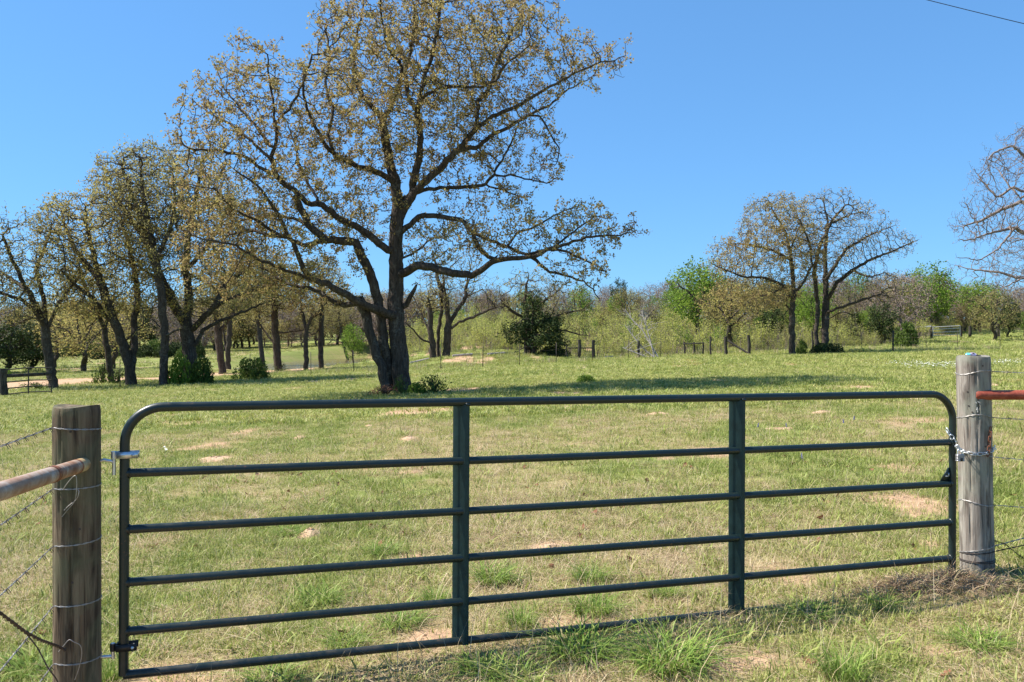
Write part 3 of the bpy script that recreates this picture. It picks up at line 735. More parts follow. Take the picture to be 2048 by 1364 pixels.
def skeleton_mesh(pos, par, r, kfun, sel=None):
    """tubes along every chain of the skeleton, grouped by the number of sides"""
    n = len(par); main = np.full(n, -1)
    for i in range(n - 1, 0, -1):
        p = par[i]
        if p >= 0 and (main[p] < 0 or r[i] > r[main[p]]): main[p] = i
    ch = [[] for _ in range(n)]; starts = []
    for i in range(n):
        p = par[i]
        if p < 0: starts.append((None, i))
        elif main[p] != i: starts.append((p, i))
    groups = {}
    for p, i in starts:
        seq = [] if p is None else [p]
        rads = [] if p is None else [min(r[p] * 0.9, r[i] * 1.25)]
        k = i
        while k >= 0: seq.append(k); rads.append(r[k]); k = main[k]
        if len(seq) < 2: continue
        rads[-1] *= 0.6
        groups.setdefault(kfun(rads[0] if p is None else r[i]), []).append((seq, rads))
    return groups

def chains_np(groups, pos, flare=None):
    Vs = []; Qs = []; off = 0
    for k, lst in groups.items():
        a = np.arange(k) * 2 * math.pi / k; ca, sa = np.cos(a), np.sin(a)
        idx = np.concatenate([np.array(s) for s, _ in lst]); R = np.concatenate([np.array(q) for _, q in lst])
        ln = np.array([len(s) for s, _ in lst]); P = pos[idx]; n = len(idx)
        st = np.concatenate([[0], np.cumsum(ln)[:-1]]); en = st + ln - 1
        nx = np.arange(n) + 1; nx[en] = en; pv = np.arange(n) - 1; pv[st] = st
        T = P[nx] - P[pv]; T /= np.linalg.norm(T, axis=1)[:, None] + 1e-9
        cid = np.repeat(np.arange(len(lst)), ln)
        mt = np.zeros((len(lst), 3)); np.add.at(mt, cid, np.abs(T)); ref = np.eye(3)[np.argmin(mt, 1)][cid]
        N = np.cross(T, ref); N /= np.linalg.norm(N, axis=1)[:, None] + 1e-9; B = np.cross(T, N)
        RR = R[:, None] * np.ones(k)[None, :]
        if flare is not None: RR = RR * flare(P, R, a)
        V = P[:, None, :] + RR[:, :, None] * (ca[None, :, None] * N[:, None, :] + sa[None, :, None] * B[:, None, :])
        i = np.nonzero(nx != np.arange(n))[0][:, None]; j = np.arange(k)[None, :]; jn = (j + 1) % k
        Qs.append(np.stack([i * k + j, i * k + jn, (i + 1) * k + jn, (i + 1) * k + j], -1).reshape(-1, 4) + off)
        Vs.append(V.reshape(-1, 3)); off += n * k
    if not Vs: return np.zeros((0, 3)), np.zeros((0, 4), int)
    return np.vstack(Vs), np.vstack(Qs)

def leaves_np(cen, rg, size, up=0.3, aspect=0.6):
    n = len(cen); d = rg.normal(size=(n, 3)); d[:, 2] += up; d /= np.linalg.norm(d, axis=1)[:, None]
    s = np.cross(d, rg.normal(size=(n, 3))); s /= np.linalg.norm(s, axis=1)[:, None] + 1e-9; nn = np.cross(d, s)
    L = size * (0.6 + 0.8 * rg.random(n))[:, None]
    V = np.stack([cen, cen + d * L * .55 + s * L * aspect * .5 + nn * L * .12, cen + d * L, cen + d * L * .55 - s * L * aspect * .5 + nn * L * .12], 1).reshape(-1, 3)
    return V, np.arange(n * 4).reshape(-1, 4)

def tuft_centres(tips, rg, k, spread):
    c = np.repeat(tips, k, axis=0); return c + rg.normal(size=c.shape) * spread

def tree_meshes(name, traces, attr, seed, step=0.2, kill=0.4, infl=2.5, iters=90, gnarl=0.35, lift=0.05, trunk=0.25, tip=0.006, twig=(0.6, 0.22, 0.03),
                leaf=(6, 0.07, 0.06, 0.8), bark='bark', leafm='leaf_oak', flare=0.22, maxn=20000, split=0.055, leaf_up=0.3):
    rg = np.random.default_rng(seed)
    pos, par, rt = grow(traces, attr, step, kill, infl, iters, rg, gnarl, lift, maxn)
    pos, par, rt = topo(pos, par, rt)
    r, nch = radii(par, rt, tip, trunk)
    if twig:
        pos, par, rt2 = add_twigs(pos, par, rt, r, rg, *twig)
        pos, par, rt2 = topo(pos, par, rt2); r, nch = radii(par, rt2, tip, trunk)
    kf = lambda q: 10 if q > 0.14 else 7 if q > split else 4 if q > 0.016 else 3
    gr = skeleton_mesh(pos, par, r, kf)
    zb = pos[0, 2]; phs = rg.random(4) * 6.28
    def fl(P, R, a):
        h = np.clip(1 - (P[:, 2] - zb) / (trunk * 3.2), 0, 1)[:, None] ** 2 * (R > trunk * 0.25)[:, None]
        lob = 1 + 0.07 * np.sin(a * 3 + phs[0])[None, :] * (R > 0.1)[:, None] + 0.05 * np.sin(a * 5 + phs[1] + P[:, 2:3] * 2) * (R > 0.1)[:, None]
        return lob * (1 + flare * h * (1 + 0.35 * np.sin(a * 4 + phs[2])[None, :]))
    thick = {k: v for k, v in gr.items() if k >= 7}; thin = {k: v for k, v in gr.items() if k < 7}
    Vt, Qt = chains_np(thick, pos, fl); Vn, Qn = chains_np(thin, pos)
    out = {'trunk': mesh_np("trunk", Vt, Qt, mats=[M[bark]]), 'crown': mesh_np("crown", Vn, Qn, mats=[M[bark]]), 'r': r, 'pos': pos}
    if leaf and leaf[0] > 0:
        sel = np.nonzero((nch == 0) & (rg.random(len(pos)) < leaf[3]))[0]
        side = np.nonzero((nch > 0) & (r < tip * 2.2) & (rg.random(len(pos)) < leaf[3] * 0.35))[0]
        dens = fbm(pos[:, 0] * .45 + pos[:, 1] * .3, pos[:, 2] * .45 + pos[:, 1] * .2, seed, 2)
        sel = np.concatenate([sel, side]); sel = sel[rg.random(len(sel)) < np.clip(0.25 + 1.5 * dens[sel], 0, 1)]
        cen = tuft_centres(pos[sel], rg, leaf[0], leaf[2])
        LV, LQ = leaves_np(cen, rg, leaf[1], leaf_up)
        out['foliage'] = mesh_np("foliage", LV, LQ, smooth=False, mats=[M[leafm]])
    return out

def place_tree(ms, name, label, cat, loc, group=None, rz=0.0, sc=1.0):
    t = thing(name, label, cat, loc, group); t.rotation_euler = (0, 0, rz); t.scale = (sc, sc, sc) if np.isscalar(sc) else sc
    if len(ms['trunk'].vertices): link("trunk", ms['trunk'], t)
    c = link("crown", ms['crown'], t)
    if 'foliage' in ms: tag(link("foliage", ms['foliage'], c), kind="stuff")
    return t

def px_tree(name, label, base, traces, blobs, n_attr, seed, d=None, group=None, ws=0.66, gap=0.36, **kw):
    """a tree from limbs followed in the photograph: base pixel gives the ground point; each limb has its own depth"""
    b = hit(*base) if d is None else on_ground(base[0], d)
    d0 = b[1]; S = d0 / F
    rg = np.random.default_rng(seed + 100)
    tr = []
    for pts, w0, w1, dep0, dep1 in traces:
        p = np.asarray(pts, float); n = len(p); f = np.linspace(0, 1, n)
        P = np.array([W(a, c, d0 + dep0 + (dep1 - dep0) * q) for (a, c), q in zip(p, f)])
        tr.append((P - b, (w0 + (w1 - w0) * f) * S / 2 * ws))
    for P, _ in tr:
        if P[0][2] < 0.45: P[0][2] = min(P[0][2], -0.25)
    A = []
    vol = np.array([bl[2] * bl[3] * bl[5] for bl in blobs], float); vol /= vol.sum()
    for bl, v in zip(blobs, vol):
        cx, cy, rx, ry, dep, rd = bl
        m = int(n_attr * v); q = rg.normal(size=(m * 2, 3)); q /= np.linalg.norm(q, axis=1)[:, None]; q *= (rg.random((m * 2, 1)) ** 0.42)
        q = q[:m]
        c = W(cx, cy, d0 + dep) - b
        A.append(c + q * np.array([rx * S, rd, ry * S]))
    A = np.vstack(A); A = A[A[:, 2] > 0.9]
    A = A[fbm(A[:, 0] * .5 + A[:, 1] * .21 + 40, A[:, 2] * .5 + A[:, 1] * .43 + 40, seed, 3) > gap]
    ms = tree_meshes(name, tr, A, seed, **kw)
    return place_tree(ms, name, label, "tree", b, group), ms

# --- the big oak by the gate: limbs as they stand in the photograph
OAK = [
    ([(806, 790), (803, 750), (799, 697), (795, 640), (792, 600), (793, 545), (793, 484), (797, 420)], 44, 30, 0, 0),
    ([(797, 420), (790, 363), (778, 322), (770, 274), (766, 238)], 26, 18, 0, .6),
    ([(766, 238), (742, 210), (718, 181), (706, 141), (710, 80), (722, 32), (730, -10)], 14, 3, .6, 1.6),
    ([(766, 238), (782, 214), (798, 173), (806, 133), (778, 100), (766, 52), (760, 0)], 14, 3, .6, 0),
    ([(798, 440), (822, 395), (830, 350), (840, 306), (842, 274), (834, 226), (840, 194), (851, 149), (863, 113), (875, 65), (879, 24), (884, -20)], 20, 3, 0, -1.6),
    ([(834, 226), (815, 190), (810, 150), (822, 100), (830, 50), (826, 0)], 9, 3, -1, .5),
    ([(800, 430), (822, 395), (847, 367), (887, 330), (919, 298)], 20, 15, 0, -1.0),
    ([(919, 298), (951, 258), (984, 234), (1024, 218), (1056, 198), (1105, 169), (1161, 141), (1205, 125), (1250, 112)], 12, 2, -1, -2.5),
    ([(919, 298), (951, 296), (984, 270), (1024, 250), (1072, 222), (1105, 206), (1135, 180), (1190, 150)], 12, 2, -1, .8),
    ([(951, 258), (955, 238), (955, 202), (980, 177), (996, 121), (1020, 73), (1040, 32), (1050, 5)], 8, 2, -1.4, .4),
    ([(838, 200), (870, 178), (903, 173), (964, 173), (992, 160), (1010, 130), (1060, 90)], 8, 2, -1.4, -3),
    ([(1072, 222), (1100, 265), (1120, 300), (1110, 330)], 5, 2, -.6, .4),
    ([(790, 363), (750, 343), (710, 331), (669, 310), (649, 290), (629, 250), (612, 215), (605, 160), (625, 110)], 15, 3, 0, -2.2),
    ([(669, 310), (655, 270), (668, 220), (650, 170), (660, 110), (650, 50)], 7, 2, -1.2, -.2),
    ([(797, 400), (851, 379), (903, 375), (968, 371), (984, 351), (1024, 351), (1097, 367), (1120, 350)], 10, 2, 0, 2.2),
    ([(968, 371), (1010, 380), (1040, 395), (1030, 410)], 5, 2, 1.2, 1.0),
    ([(984, 351), (1010, 310), (1030, 270), (1040, 235)], 5, 2, 1.4, 2.2),
    ([(794, 548), (810, 545), (832, 529), (865, 535), (903, 546), (946, 551), (962, 540), (989, 521), (1024, 518), (1065, 513), (1106, 497), (1146, 483), (1187, 472), (1228, 470), (1266, 467)], 22, 2, 0, -3.4),
    ([(796, 470), (840, 432), (884, 434), (924, 440), (943, 464), (970, 475), (1011, 494), (1052, 508), (1100, 500), (1150, 460), (1200, 430)], 14, 2, 0, -2.6),
    ([(943, 464), (954, 494), (973, 510), (989, 518)], 12, 9, -1.2, -1.2),
    ([(1065, 513), (1092, 540), (1133, 551), (1174, 567), (1200, 598)], 8, 2, -2, -2.6),
    ([(1024, 470), (1080, 450), (1120, 425), (1160, 410)], 6, 2, -1.4, .6),
    ([(1106, 497), (1150, 510), (1190, 530), (1215, 545)], 6, 2, -2, -4),
    ([(793, 500), (778, 503), (734, 466), (687, 442), (664, 424), (640, 405), (617, 408), (600, 392), (549, 350), (544, 310), (553, 280), (548, 220), (540, 160), (535, 110)], 18, 3, 0, -2.4),
    ([(549, 350), (515, 330), (480, 310), (440, 300), (400, 300), (365, 290)], 9, 2, -1.6, -3),
    ([(546, 300), (510, 250), (480, 215), (450, 180), (430, 130)], 8, 2, -2, -.8),
    ([(548, 250), (580, 215), (600, 180), (612, 150)], 6, 2, -2, -3.2),
    ([(544, 320), (500, 280), (455, 245), (415, 225), (385, 200)], 7, 2, -2, -.2),
    ([(640, 405), (600, 340), (590, 290), (575, 240)], 7, 2, -1, .8),
    ([(783, 790), (777, 740), (770, 697), (763, 640), (755, 595), (738, 540), (727, 518), (713, 485), (687, 480), (652, 480), (620, 455), (606, 420), (590, 395)], 27, 14, .25, -1.5),
    ([(652, 480), (610, 490), (560, 470), (510, 440), (470, 420), (430, 380)], 12, 2, -1.0, -3.2),
    ([(640, 470), (600, 440), (545, 430), (490, 440), (440, 450), (390, 440)], 9, 2, -1.0, 1.2),
    ([(776, 790), (766, 745), (749, 697), (740, 665), (731, 630), (723, 605), (720, 592)], 20, 24, -.35, -.5),
    ([(790, 632), (770, 626), (750, 616), (719, 606), (691, 587), (656, 567), (617, 557), (600, 520), (577, 471), (553, 424), (535, 396), (511, 365), (470, 340)], 22, 3, -.2, -3.4),
    ([(719, 606), (690, 610), (664, 603), (633, 580), (598, 573), (570, 565), (535, 541), (490, 525), (440, 520)], 15, 2, -.4, 1.2),
    ([(617, 557), (570, 540), (520, 520), (470, 490), (420, 480), (380, 470)], 8, 2, -1.8, -3.6),
    ([(577, 471), (540, 470), (500, 460), (460, 470), (420, 440)], 6, 2, -2.4, -.5),
    ([(808, 620), (822, 590), (834, 570)], 14, 8, 0, -.4),
    ([(794, 520), (830, 505), (860, 480), (890, 470)], 6, 2, 0, 2),
]
oak_blobs = [  # px centre, px radii, depth offset and depth radius in metres
    (760, 110, 150, 150, 0, 3.6), (900, 120, 150, 160, -.6, 3.6), (1040, 110, 120, 110, -1, 2.6), (1170, 125, 95, 60, -1.8, 1.6), (690, 220, 110, 130, -.8, 3.2),
    (850, 260, 160, 110, 0, 3.2), (1010, 250, 120, 100, 0, 2.4), (1080, 330, 65, 55, 1.4, 1.4), (960, 390, 120, 50, 1, 1.8), (540, 190, 110, 105, -1.8, 2.6), (450, 260, 105, 115, -1.8, 2.4),
    (600, 330, 120, 110, -1.2, 3.0), (470, 400, 120, 90, -1.8, 2.8), (560, 490, 130, 80, -1.2, 2.8), (440, 520, 95, 70, -1.6, 2.2), (700, 420, 110, 90, 0, 2.6), (1130, 460, 140, 65, -2.2, 2.0),
    (1010, 460, 120, 55, -1.5, 2.0), (1150, 540, 80, 38, -3, 1.4), (880, 480, 90, 60, .6, 1.8), (620, 590, 100, 35, 0, 1.6), (850, 10, 210, 70, 0, 3.0), (1050, 40, 80, 60, -.6, 2.0), (520, 450, 120, 80, -1.6, 2.2), (630, 530, 90, 60, -1, 2.0), (480, 560, 90, 45, -1.6, 1.8), (420, 330, 70, 70, -1.8, 1.8)]
px_tree("oak_tree", "large spreading oak with several trunks, standing alone behind the middle of the gate", (800, 785), OAK, oak_blobs, 12500, 5,
        step=0.19, kill=0.36, infl=2.2, iters=80, gnarl=0.40, lift=0.07, trunk=0.22, tip=0.0068, twig=(0.5, 0.28, 0.022), leaf=(13, 0.085, 0.06, 0.95), maxn=26000, flare=0.06, ws=0.86, gap=0.30)

def simple(base, top, spread, lean=0):
    return None
GL = "oaks in the grove on the left"
px_tree("oak_tree", "leftmost oak, leaning left beside the old field gate", (110, 778),
        [([(112, 782), (101, 735), (93, 690), (92, 650)], 24, 17, 0, 0), ([(92, 655), (70, 622), (45, 600), (10, 590), (-30, 570)], 9, 2, 0, -2), ([(92, 660), (72, 610), (45, 560), (20, 510), (5, 470)], 12, 2, 0, -1),
         ([(92, 650), (88, 600), (72, 540), (92, 490), (105, 450)], 12, 2, 0, 1), ([(95, 660), (115, 610), (140, 575), (165, 545)], 9, 2, 0, .6), ([(90, 640), (60, 635), (20, 655)], 6, 2, 0, 1.5), ([(60, 585), (25, 560), (-20, 530)], 6, 2, -.5, 1)],
        [(60, 520, 90, 110, 0, 3.4), (5, 560, 80, 80, 0, 3), (30, 620, 60, 35, -1, 2), (125, 540, 50, 80, 0, 2.4), (70, 450, 60, 45, 0, 2)], 3600, 21, group=GL, step=.21, kill=.38, infl=2.6, trunk=.22, tip=.009, twig=(.55, .32, .03), leaf=(6, .105, .10, .75), leafm='leaf_olive')
px_tree("oak_tree", "slender dark oak with ivy on its trunk, between the two leftmost large oaks", (221, 768),
        [([(223, 770), (218, 720), (208, 665), (200, 630), (178, 590), (165, 560)], 17, 3, 0, 0), ([(208, 660), (222, 620), (230, 585)], 8, 3, 0, 1), ([(200, 630), (172, 660), (168, 640)], 5, 2, 0, -.6)],
        [(180, 580, 70, 55, 0, 2.4), (225, 600, 50, 40, 0, 2)], 900, 22, group=GL, step=.21, kill=.38, infl=2.6, trunk=.16, tip=.009, twig=(.55, .32, .03), leaf=(10, .115, .13, 1), leafm='leaf_gold')
px_tree("oak_tree", "oak whose trunk forks low into two stems, left of the tall centre grove oaks", (262, 772),
        [([(263, 775), (258, 730), (246, 690), (232, 650), (215, 605), (200, 560), (185, 500), (170, 440)], 30, 3, 0, -1), ([(262, 745), (269, 690), (269, 640), (276, 600), (270, 540), (255, 480), (235, 420)], 24, 3, 0, 1.5), ([(232, 650), (205, 625), (190, 600), (150, 570), (120, 540)], 9, 2, 0, -2.5),
         ([(269, 660), (300, 640), (305, 620)], 6, 2, .5, 1), ([(200, 560), (150, 500), (130, 450), (120, 410)], 8, 2, -.5, 1), ([(246, 690), (262, 670), (285, 655)], 5, 2, 0, -1)],
        [(170, 470, 90, 85, 0, 3.6), (240, 480, 80, 110, 0, 3.4), (150, 570, 70, 60, -1, 2.6), (265, 580, 60, 60, 0, 2.4), (135, 420, 50, 40, 0, 2), (190, 610, 70, 35, -1.5, 2.2)], 4200, 23, group=GL, step=.21, kill=.38, infl=2.6, trunk=.28, tip=.009, twig=(.55, .32, .03), leaf=(7, .11, .11, .85), leafm='leaf_gold')
px_tree("oak_tree", "straight slim oak just left of the bush at the grove's edge", (326, 772),
        [([(326, 775), (327, 720), (330, 670), (326, 630), (322, 580), (312, 520), (296, 450), (285, 380), (280, 320)], 19, 3, 0, .5), ([(330, 672), (350, 662), (368, 655)], 8, 3, 0, -1), ([(328, 660), (312, 645), (300, 630)], 6, 3, 0, 1), ([(312, 520), (340, 460), (350, 400), (345, 340)], 8, 2, 0, 1.5)],
        [(300, 400, 80, 115, 0, 3.2), (330, 500, 60, 60, 0, 2.4), (255, 400, 50, 60, 0, 2.4)], 3000, 24, group=GL, step=.21, kill=.38, infl=2.6, trunk=.2, tip=.009, twig=(.55, .32, .03), leaf=(6, .105, .10, .75), leafm='leaf_olive')
px_tree("oak_tree", "stout grove oak with a long low limb reaching right towards the big oak", (381, 766),
        [([(381, 770), (381, 715), (376, 675), (372, 645)], 38, 32, 0, 0), ([(372, 650), (350, 612), (330, 572), (310, 530), (292, 462), (262, 385), (243, 330)], 16, 2, 0, -1.5), ([(374, 645), (379, 590), (371, 540), (376, 480), (387, 420), (400, 350), (405, 300)], 18, 2, 0, 1),
         ([(384, 662), (402, 640), (430, 612), (470, 592), (520, 578), (560, 560), (595, 552)], 18, 2, 0, -2.5), ([(388, 695), (406, 660), (440, 642), (490, 622), (540, 602), (575, 585)], 15, 2, 0, -.5), ([(330, 572), (290, 540), (250, 520), (215, 500)], 8, 2, 0, -2.5),
         ([(371, 540), (410, 500), (440, 450), (460, 400)], 9, 2, .4, 2.6), ([(310, 530), (290, 480), (250, 420), (215, 370), (205, 340)], 8, 2, -.6, .8), ([(430, 612), (450, 570), (490, 540), (530, 520)], 8, 2, -1, .6)],
        [(290, 390, 100, 110, 0, 3.8), (390, 420, 90, 130, 0, 3.8), (460, 520, 100, 70, 0, 3.0), (540, 565, 75, 40, -1.4, 2.0), (230, 400, 50, 80, 0, 2.6), (300, 530, 80, 60, -.6, 3), (430, 600, 70, 40, 0, 2.4), (340, 610, 70, 35, -1.5, 2), (480, 450, 70, 70, 0, 2.6)], 8600, 25, group=GL, step=.21, kill=.38, infl=2.6, trunk=.36, tip=.0085, twig=(.55, .32, .03), leaf=(7, .11, .11, .85), leafm='leaf_gold', maxn=24000)
for nm, lab, base, tr, bl, na, sd, tk, lm in [
    ("oak_tree", "brown-trunked oak right of the grove-edge bush, nearer of the pair by the pond", (446, 748), [([(446, 750), (441, 710), (436, 670), (430, 620), (436, 570)], 15, 4, 0, 0), ([(436, 670), (455, 640), (480, 610)], 7, 2, 0, 1)], [(430, 590, 70, 60, 0, 3), (480, 600, 50, 40, 0, 2.4)], 900, 31, .26, 'leaf_olive'),
    ("oak_tree", "forked oak standing close behind the brown-trunked oak by the pond", (456, 738), [([(456, 740), (456, 700), (460, 650), (455, 600)], 13, 4, 0, 0), ([(457, 715), (450, 690), (446, 650)], 8, 4, 0, .5)], [(465, 590, 55, 50, 0, 2.6)], 700, 32, .24, 'leaf_olive'),
    ("oak_tree", "brown oak trunk rising behind the round dark bush", (526, 738), [([(527, 740), (521, 690), (517, 640), (514, 590), (510, 550)], 14, 4, 0, 0)], [(505, 570, 65, 55, 0, 3)], 800, 33, .26, 'leaf_olive'),
    ("oak_tree", "pale-footed oak at the near left end of the pond", (558, 742), [([(558, 745), (553, 700), (550, 650), (548, 600), (553, 555)], 16, 5, 0, 0), ([(551, 665), (580, 664), (625, 658)], 6, 2, 0, -1), ([(552, 695), (535, 670), (520, 650)], 6, 2, 0, 1)], [(550, 570, 70, 60, 0, 3), (600, 645, 40, 14, -.6, 1.2), (520, 610, 40, 40, 0, 2)], 1200, 34, .28, 'leaf_olive'),
    ("oak_tree", "slim pondside oak forking right above the water", (612, 742), [([(612, 744), (612, 700), (612, 662), (620, 640), (640, 622), (655, 600)], 9, 3, 0, 0), ([(612, 662), (606, 630), (600, 600)], 5, 2, 0, .6)], [(640, 595, 45, 35, 0, 2), (600, 590, 40, 35, 0, 2)], 600, 35, .17, 'leaf_oak'),
    ("oak_tree", "straight pondside oak with a bare upright trunk", (642, 738), [([(642, 740), (641, 690), (643, 640), (644, 590), (640, 545)], 11, 4, 0, 0), ([(643, 655), (625, 670), (612, 660)], 4, 2, 0, -.6), ([(644, 600), (665, 580), (680, 560)], 4, 2, 0, 1)], [(640, 560, 60, 45, 0, 2.6), (612, 640, 22, 22, -.4, 1)], 800, 36, .2, 'leaf_olive'),
    ("oak_tree", "crooked small oak at the right end of the pond, left of the big oak", (698, 726), [([(698, 728), (690, 700), (683, 675), (679, 640), (676, 610)], 9, 3, 0, 0), ([(687, 690), (702, 678), (706, 655), (700, 635)], 5, 2, 0, -1), ([(684, 685), (665, 680), (655, 690)], 4, 2, 0, .6)], [(690, 620, 45, 35, 0, 2.2), (655, 640, 30, 30, 0, 1.6)], 700, 37, .2, 'leaf_olive')]:
    px_tree(nm, lab, base, tr, bl, int(na * 1.8), sd, gap=.33, group="oaks around the pond", step=.26, kill=.42, infl=3, trunk=tk, tip=.011, twig=(.35, .35, .035), leaf=(9, .13, .15, 1), leafm=lm, bark='bark_far')
px_tree("oak_tree", "left leaning oak of the three slim trunks right of the big oak", (866, 711), [([(867, 714), (865, 690), (860, 660), (862, 630), (856, 600)], 11, 4, 0, 0), ([(861, 686), (840, 676), (822, 655), (810, 645)], 7, 3, 0, -1.5), ([(860, 665), (848, 640), (838, 615), (825, 590)], 7, 2, 0, 1)],
        [(840, 590, 50, 45, 0, 2.4), (870, 590, 40, 40, 0, 2)], 900, 41, d=66, group="oaks on the bank", step=.3, kill=.48, infl=3, trunk=.26, tip=.011, twig=(.35, .35, .035), leaf=(6, .13, .12, .8), leafm='leaf_gold', bark='bark_far')
px_tree("oak_tree", "thin crooked middle stem of the three trunks right of the big oak", (877, 710), [([(877, 712), (876, 680), (878, 650), (884, 620), (880, 580)], 6, 3, 0, 0)], [(885, 570, 35, 40, 0, 1.8)], 400, 42, d=66.5, group="oaks on the bank", step=.3, kill=.48, infl=3, trunk=.14, tip=.011, twig=(.35, .35, .035), leaf=(6, .13, .12, .8), leafm='leaf_gold', bark='bark_far')
px_tree("oak_tree", "right oak of the three slim trunks, its low limb sweeping right", (893, 709), [([(893, 712), (895, 680), (897, 655), (896, 625), (890, 590), (886, 550)], 14, 5, 0, 0), ([(898, 660), (920, 645), (950, 632), (980, 618), (1005, 612)], 9, 3, 0, -2), ([(897, 650), (912, 625), (930, 600), (935, 560)], 9, 3, 0, 1), ([(890, 600), (875, 560), (870, 520)], 5, 2, 0, .6)],
        [(900, 540, 75, 60, 0, 3), (950, 580, 55, 40, 0, 2.4), (990, 600, 40, 25, -1.4, 1.6)], 1700, 43, d=66, group="oaks on the bank", step=.3, kill=.48, infl=3, trunk=.3, tip=.011, twig=(.35, .35, .035), leaf=(5, .13, .12, .7), leafm='leaf_olive', bark='bark_far')
px_tree("oak_tree", "olive-crowned oak growing over the dark cedar skirt", (1056, 712), [([(1056, 714), (1057, 680), (1055, 640), (1050, 600), (1055, 560)], 16, 5, 0, 0), ([(1056, 650), (1090, 640), (1120, 660), (1160, 668), (1180, 672)], 7, 2, 0, -2), ([(1055, 640), (1020, 620), (1000, 600)], 7, 2, 0, -1), ([(1056, 640), (1090, 600), (1120, 580)], 8, 2, 0, 1), ([(1090, 640), (1130, 625), (1170, 620), (1190, 600)], 6, 2, 0, 1)],
        [(1050, 575, 60, 40, 0, 2.6), (1110, 600, 70, 50, 0, 2.6), (1150, 655, 45, 22, -1.4, 1.6), (1010, 600, 40, 35, 0, 2)], 1700, 44, d=66, group="oaks on the bank", step=.3, kill=.48, infl=3, trunk=.3, tip=.011, twig=(.35, .35, .035), leaf=(6, .13, .12, .8), leafm='leaf_olive', bark='bark_far')
px_tree("cedar_tree", "dark green cedar with low ragged skirts near the brace posts", (1070, 712), [([(1068, 714), (1068, 680), (1066, 640), (1064, 600)], 10, 4, 0, 0)] + [([(1067, y), (1067 + s * w * .5, y - 3), (1067 + s * w, y + 8)], 5, 2, dd, dd * 2.2) for y, w, s, dd in [(690, 55, 1, .4), (680, 48, -1, -.5), (670, 55, 1, -.6), (660, 60, -1, .3), (650, 45, 1, .8), (640, 36, -1, -.7), (695, 30, -1, -1), (672, 30, 1, 1.2)]],
        [(1085, 690, 50, 20, 0, 2.4), (1040, 660, 36, 18, 0, 1.6), (1092, 650, 38, 30, 0, 1.8), (1065, 610, 24, 30, 0, 1.2), (1108, 690, 30, 14, -.5, 1.6)], 1500, 45, d=65, group=None, step=.26, kill=.42, infl=3, trunk=.2, tip=.011, gnarl=.3, lift=-.05, twig=(.5, .3, .04), leaf=(22, .16, .17, 1), gap=.2, leafm='leaf_cedar', bark='bark_far', leaf_up=-.2)
GR = "oaks at the right fence"
px_tree("oak_tree", "left one of the two oaks by the right fence, single straight trunk", (1585, 709), [([(1585, 712), (1584, 660), (1584, 620), (1588, 590)], 20, 15, 0, 0), ([(1586, 625), (1572, 608), (1575, 590)], 6, 4, 0, -.6), ([(1588, 592), (1585, 545), (1580, 500), (1570, 460), (1545, 420), (1535, 395)], 12, 2, 0, .5), ([(1586, 600), (1565, 570), (1530, 555), (1490, 555), (1450, 540), (1420, 525)], 9, 2, 0, -1.6),
         ([(1582, 520), (1545, 500), (1500, 490), (1465, 485)], 7, 2, 0, 1.5), ([(1588, 590), (1610, 560), (1625, 530), (1620, 490), (1600, 440)], 10, 2, 0, -1.6), ([(1580, 500), (1600, 450), (1590, 410)], 6, 2, .4, 2), ([(1570, 575), (1530, 590), (1500, 600)], 6, 2, -.4, -2.4)],
        [(1550, 450, 75, 65, 0, 3), (1490, 510, 75, 50, 0, 2.6), (1450, 530, 40, 30, -.8, 2), (1590, 500, 70, 70, 0, 3), (1500, 590, 80, 35, -1, 2.4), (1570, 590, 40, 30, 0, 2)], 5200, 51, group=GR, step=.23, kill=.38, infl=3, trunk=.19, tip=.0085, twig=(.45, .32, .03), leaf=(10, .11, .10, .95), leafm='leaf_oak')
px_tree("oak_tree", "right one of the two oaks by the right fence, twin trunks over a dark bush", (1640, 700), [([(1634, 704), (1632, 660), (1636, 620), (1632, 580), (1628, 545)], 16, 10, 0, 0), ([(1650, 703), (1650, 660), (1652, 610), (1650, 560), (1650, 500), (1655, 440), (1645, 400)], 15, 2, -.3, 1), ([(1628, 545), (1640, 490), (1665, 440), (1690, 410)], 8, 2, 0, -1), ([(1654, 600), (1675, 565), (1705, 540), (1740, 520), (1790, 500), (1835, 480)], 10, 2, 0, -1.6),
         ([(1652, 625), (1690, 612), (1730, 598), (1760, 588)], 7, 2, -.3, -1.6), ([(1655, 640), (1685, 622), (1700, 628), (1690, 650)], 4, 2, -.3, -1.4), ([(1652, 560), (1690, 500), (1740, 470), (1790, 450)], 8, 2, 0, 1.5), ([(1705, 540), (1740, 555), (1770, 545)], 5, 2, -.6, -2.6), ([(1655, 450), (1700, 430), (1730, 420)], 5, 2, .8, 2)],
        [(1660, 430, 70, 55, 0, 3), (1720, 460, 70, 60, 0, 3), (1640, 500, 60, 70, 0, 3), (1770, 490, 65, 35, -.6, 2.2), (1730, 570, 70, 40, -1, 2.4), (1690, 520, 60, 50, 0, 2.6), (1770, 590, 50, 30, -.6, 2)], 5200, 52, d=60, ws=.56, group=GR, step=.24, kill=.38, infl=3, trunk=.15, tip=.0085, twig=(.45, .32, .03), leaf=(5, .10, .10, .65), leafm='leaf_oak')
